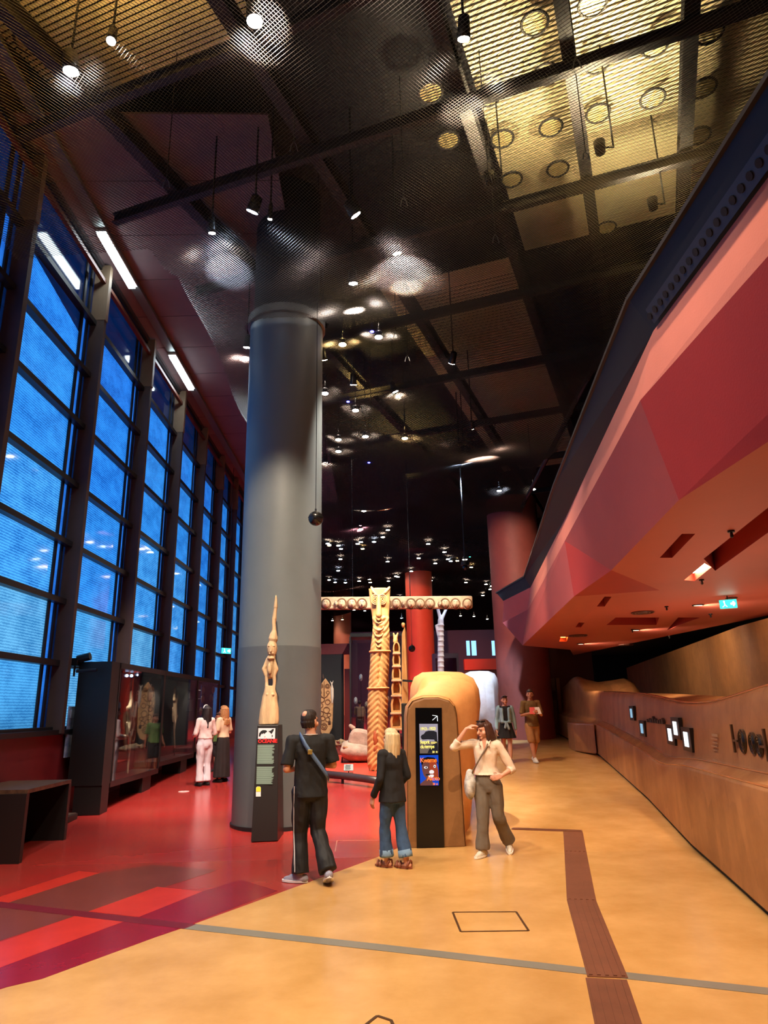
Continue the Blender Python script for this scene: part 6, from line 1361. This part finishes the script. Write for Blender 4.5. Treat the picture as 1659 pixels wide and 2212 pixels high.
b = MB(); b.tube([Hd(-.036, .0, .108), Hd(-.03, -.03, .112), Hd(0, -.04, .114), Hd(.03, -.03, .112), Hd(.036, 0, .108)], .009, 6); b.build('sunglasses', mat('black_gloss2', (14, 14, 16), .1), wom, True)
# --- two girls at the showcase
g0 = onfloor(438, 1697)
gi, Wd, Jw, Hd, HR = person('woman in a white blouse and white trousers with long dark hair at the showcase', (g0.x, g0.y, g0.z), 1.66, 222, pose=dict(elbL=(.14, .0, .64), wriL=(.1, -.12, .62), elbR=(-.14, .0, .64), wriR=(-.08, -.12, .62)), top=(cloth('white_blouse', (232, 214, 208), .4, .85, .05), 'long', .58, 1.05), bottom=(cloth('white_trousers', (226, 224, 230), .4, .85, .05), 'trousers', .04, .05), shoe=(M_BLK, M_BLACK), hair=(mat('hair_black', (30, 22, 22), .5, bump=.4, bscale=90), 'long'), head=(15, 0), male=False, vox=.009, face=False, loose=1.08)
b = MB(); b.tube([Hd(.048 * cos(t), .0, .062 + .06 * sin(t)) for t in [pi * j / 10 for j in range(11)]], .013, 6); b.build('headband', mat('white_band', (236, 234, 230), .6), gi, True)
person('woman with wavy blonde hair in a cream T-shirt and long black skirt at the showcase', Vector((g0.x + .29, g0.y + .5, fz(g0.y + .5))), 1.63, 240, pose=dict(elbL=(.135, .0, .64), wriL=(.08, -.11, .62), elbR=(-.135, .0, .64), wriR=(-.06, -.11, .64)), top=(cloth('cream_tee', (226, 206, 172), .4, .85, .05), 'short', .575, 1.0), bottom=(cloth('black_skirt', (38, 32, 32), .4), 'skirt', .06, 1.25), shoe=(M_BLK, M_BLACK), hair=(mat('hair_honey', (186, 134, 82), .5, var=.3, vscale=30, bump=.5, bscale=60), 'longw'), head=(10, 0), male=False, vox=.009, face=False)
# --- couple walking up the passage
f0_ = onfloor(1155, 1646)
fm, Wd, Jw, Hd, HR = person('man in an olive shirt and tan shorts walking with an open booklet', (f0_.x, f0_.y, f0_.z), 1.80, 8, skin=SKINT, pose=dict(elbL=(.15, -.02, .64), wriL=(.05, -.15, .68), elbR=(-.15, -.02, .64), wriR=(-.05, -.15, .67), ankR=(-.03, -.1, .045), kneR=(-.04, -.05, .28), ankL=(.04, .13, .06), kneL=(.05, .01, .28)), top=(cloth('olive_shirt', (116, 88, 46), .5), 'short', .48, 1.1), bottom=(cloth('tan_shorts', (168, 122, 76), .4), 'shorts', .3, .06), shoe=(mat('white_trainer', (216, 210, 200), .6), mat('trainer_sole', (200, 196, 190), .5)), hair=(mat('hair_cap', (40, 30, 26), .6), 'short'), head=(-20, -8), vox=.009)
bk_ = Wd((0, -.17, .69), True); bo = thing('booklet', 'red and white booklet held open by the man in olive', 'booklet', bk_)
for s, m_ in ((-1, mat('booklet_red', (206, 60, 50), .6)), (1, mat('booklet_white', (226, 214, 206), .6))):
    b = MB(); b.box(bk_ + Vector((s * .07, 0, .02)), (.14, .012, .2), M=Matrix.Rotation(radians(12 * s), 3, 'Z') @ Matrix.Rotation(radians(-35), 3, 'X')); b.build('page', m_, bo)
f1_ = onfloor(1098, 1648)
fw_, Wd, Jw, Hd, HR = person('woman in a tied denim jacket and black skirt walking in the passage', (f1_.x, f1_.y, f1_.z), 1.66, -4, pose=dict(ankL=(.03, -.1, .045), kneL=(.04, -.05, .28), ankR=(-.04, .12, .06), kneR=(-.05, .01, .28), wriR=(-.15, -.05, .48), wriL=(.15, .02, .48)), top=(cloth('black_top', (24, 22, 24), .3), 'none', .56, 1.0), bottom=(cloth('black_mini', (26, 24, 26), .4), 'skirt', .36, 1.45), shoe=(mat('dark_shoe', (50, 56, 70), .6), MATS['shoe_white']), hair=(mat('hair_auburn', (84, 48, 32), .5), 'tied'), head=(10, 0), male=False, vox=.009)
M_DEN = cloth('pale_denim', (140, 176, 190), .5, .85, .15)
b = MB()
for s, S_ in ((1, 'L'), (-1, 'R')):
    sh, e, w = Jw('sho' + S_), Jw('elb' + S_), Jw('wri' + S_); b.cap(sh, e, .07, .058); b.cap(e, lerp(e, w, .85), .056, .045)
    for x, y in ((.085, .0), (.08, .05), (.07, -.05), (.05, -.07), (.05, .07), (.02, .072)): b.cap(Wd((s * x, y, .80), True), Wd((s * x * .95, y, .60), True), .03, .03)
b.cap(Wd((.06, -.07, .61), True), Wd((0, -.09, .60), True), .03, .025); b.cap(Wd((-.06, -.07, .61), True), Wd((0, -.09, .60), True), .03, .025); b.cap(Wd((.01, -.095, .6), True), Wd((.035, -.09, .5), True), .02, .03); b.cap(Wd((-.005, -.095, .6), True), Wd((-.02, -.09, .52), True), .02, .025)
remeshed(b, .011, 'denim_jacket', M_DEN, fw_, 2, folds=.008)
b = MB(); b.tube([Hd(-.035, -.045, .095), Hd(0, -.055, .1), Hd(.035, -.045, .095)], .014, 6); b.build('sunglasses', MATS['black_gloss2'], fw_, True)
# --- boy reflected in the showcase, and a child beyond the glass case
person('boy in a green T-shirt and dark shorts standing behind the two women', Vector((-3.95, 18.1, fz(18.1))), 1.40, -42, skin=SKINT, pose=dict(wriL=(.15, .03, .49), wriR=(-.16, -.06, .50)), top=(cloth('green_tee', (104, 138, 74), .4), 'short', .5, 1.1), bottom=(cloth('dark_shorts', (44, 40, 44), .4), 'shorts', .3, .06), shoe=(M_BLK, M_BLACK), hair=(MATS['hair_brown'], 'short'), head=(-10, 0), vox=.01)
k0 = onfloor(779, 1592)
kid, Wd, Jw, Hd, HR = person('child with a tan backpack and dark shorts standing beyond the glass case', (k0.x, 26.0, fz(26.0)), 1.35, 190, skin=SKINT, pose=dict(elbL=(.13, .0, .65), wriL=(.1, -.1, .66), ankL=(.09, .0, .045)), top=(cloth('tan_tee', (168, 130, 96), .4), 'short', .5, 1.05), bottom=(cloth('brown_shorts', (60, 46, 42), .4), 'shorts', .3, .06), shoe=(M_BLK, M_BLACK), hair=(MATS['hair_brown'], 'short'), vox=.011, face=False)
b = MB(); b.box(Wd((0, .11, .7), True), (.26, .14, .34), M=Matrix.Rotation(radians(190), 3, 'Z')); b.build('backpack', mat('backpack_tan', (176, 136, 96), .7), kid, bevel=.04)
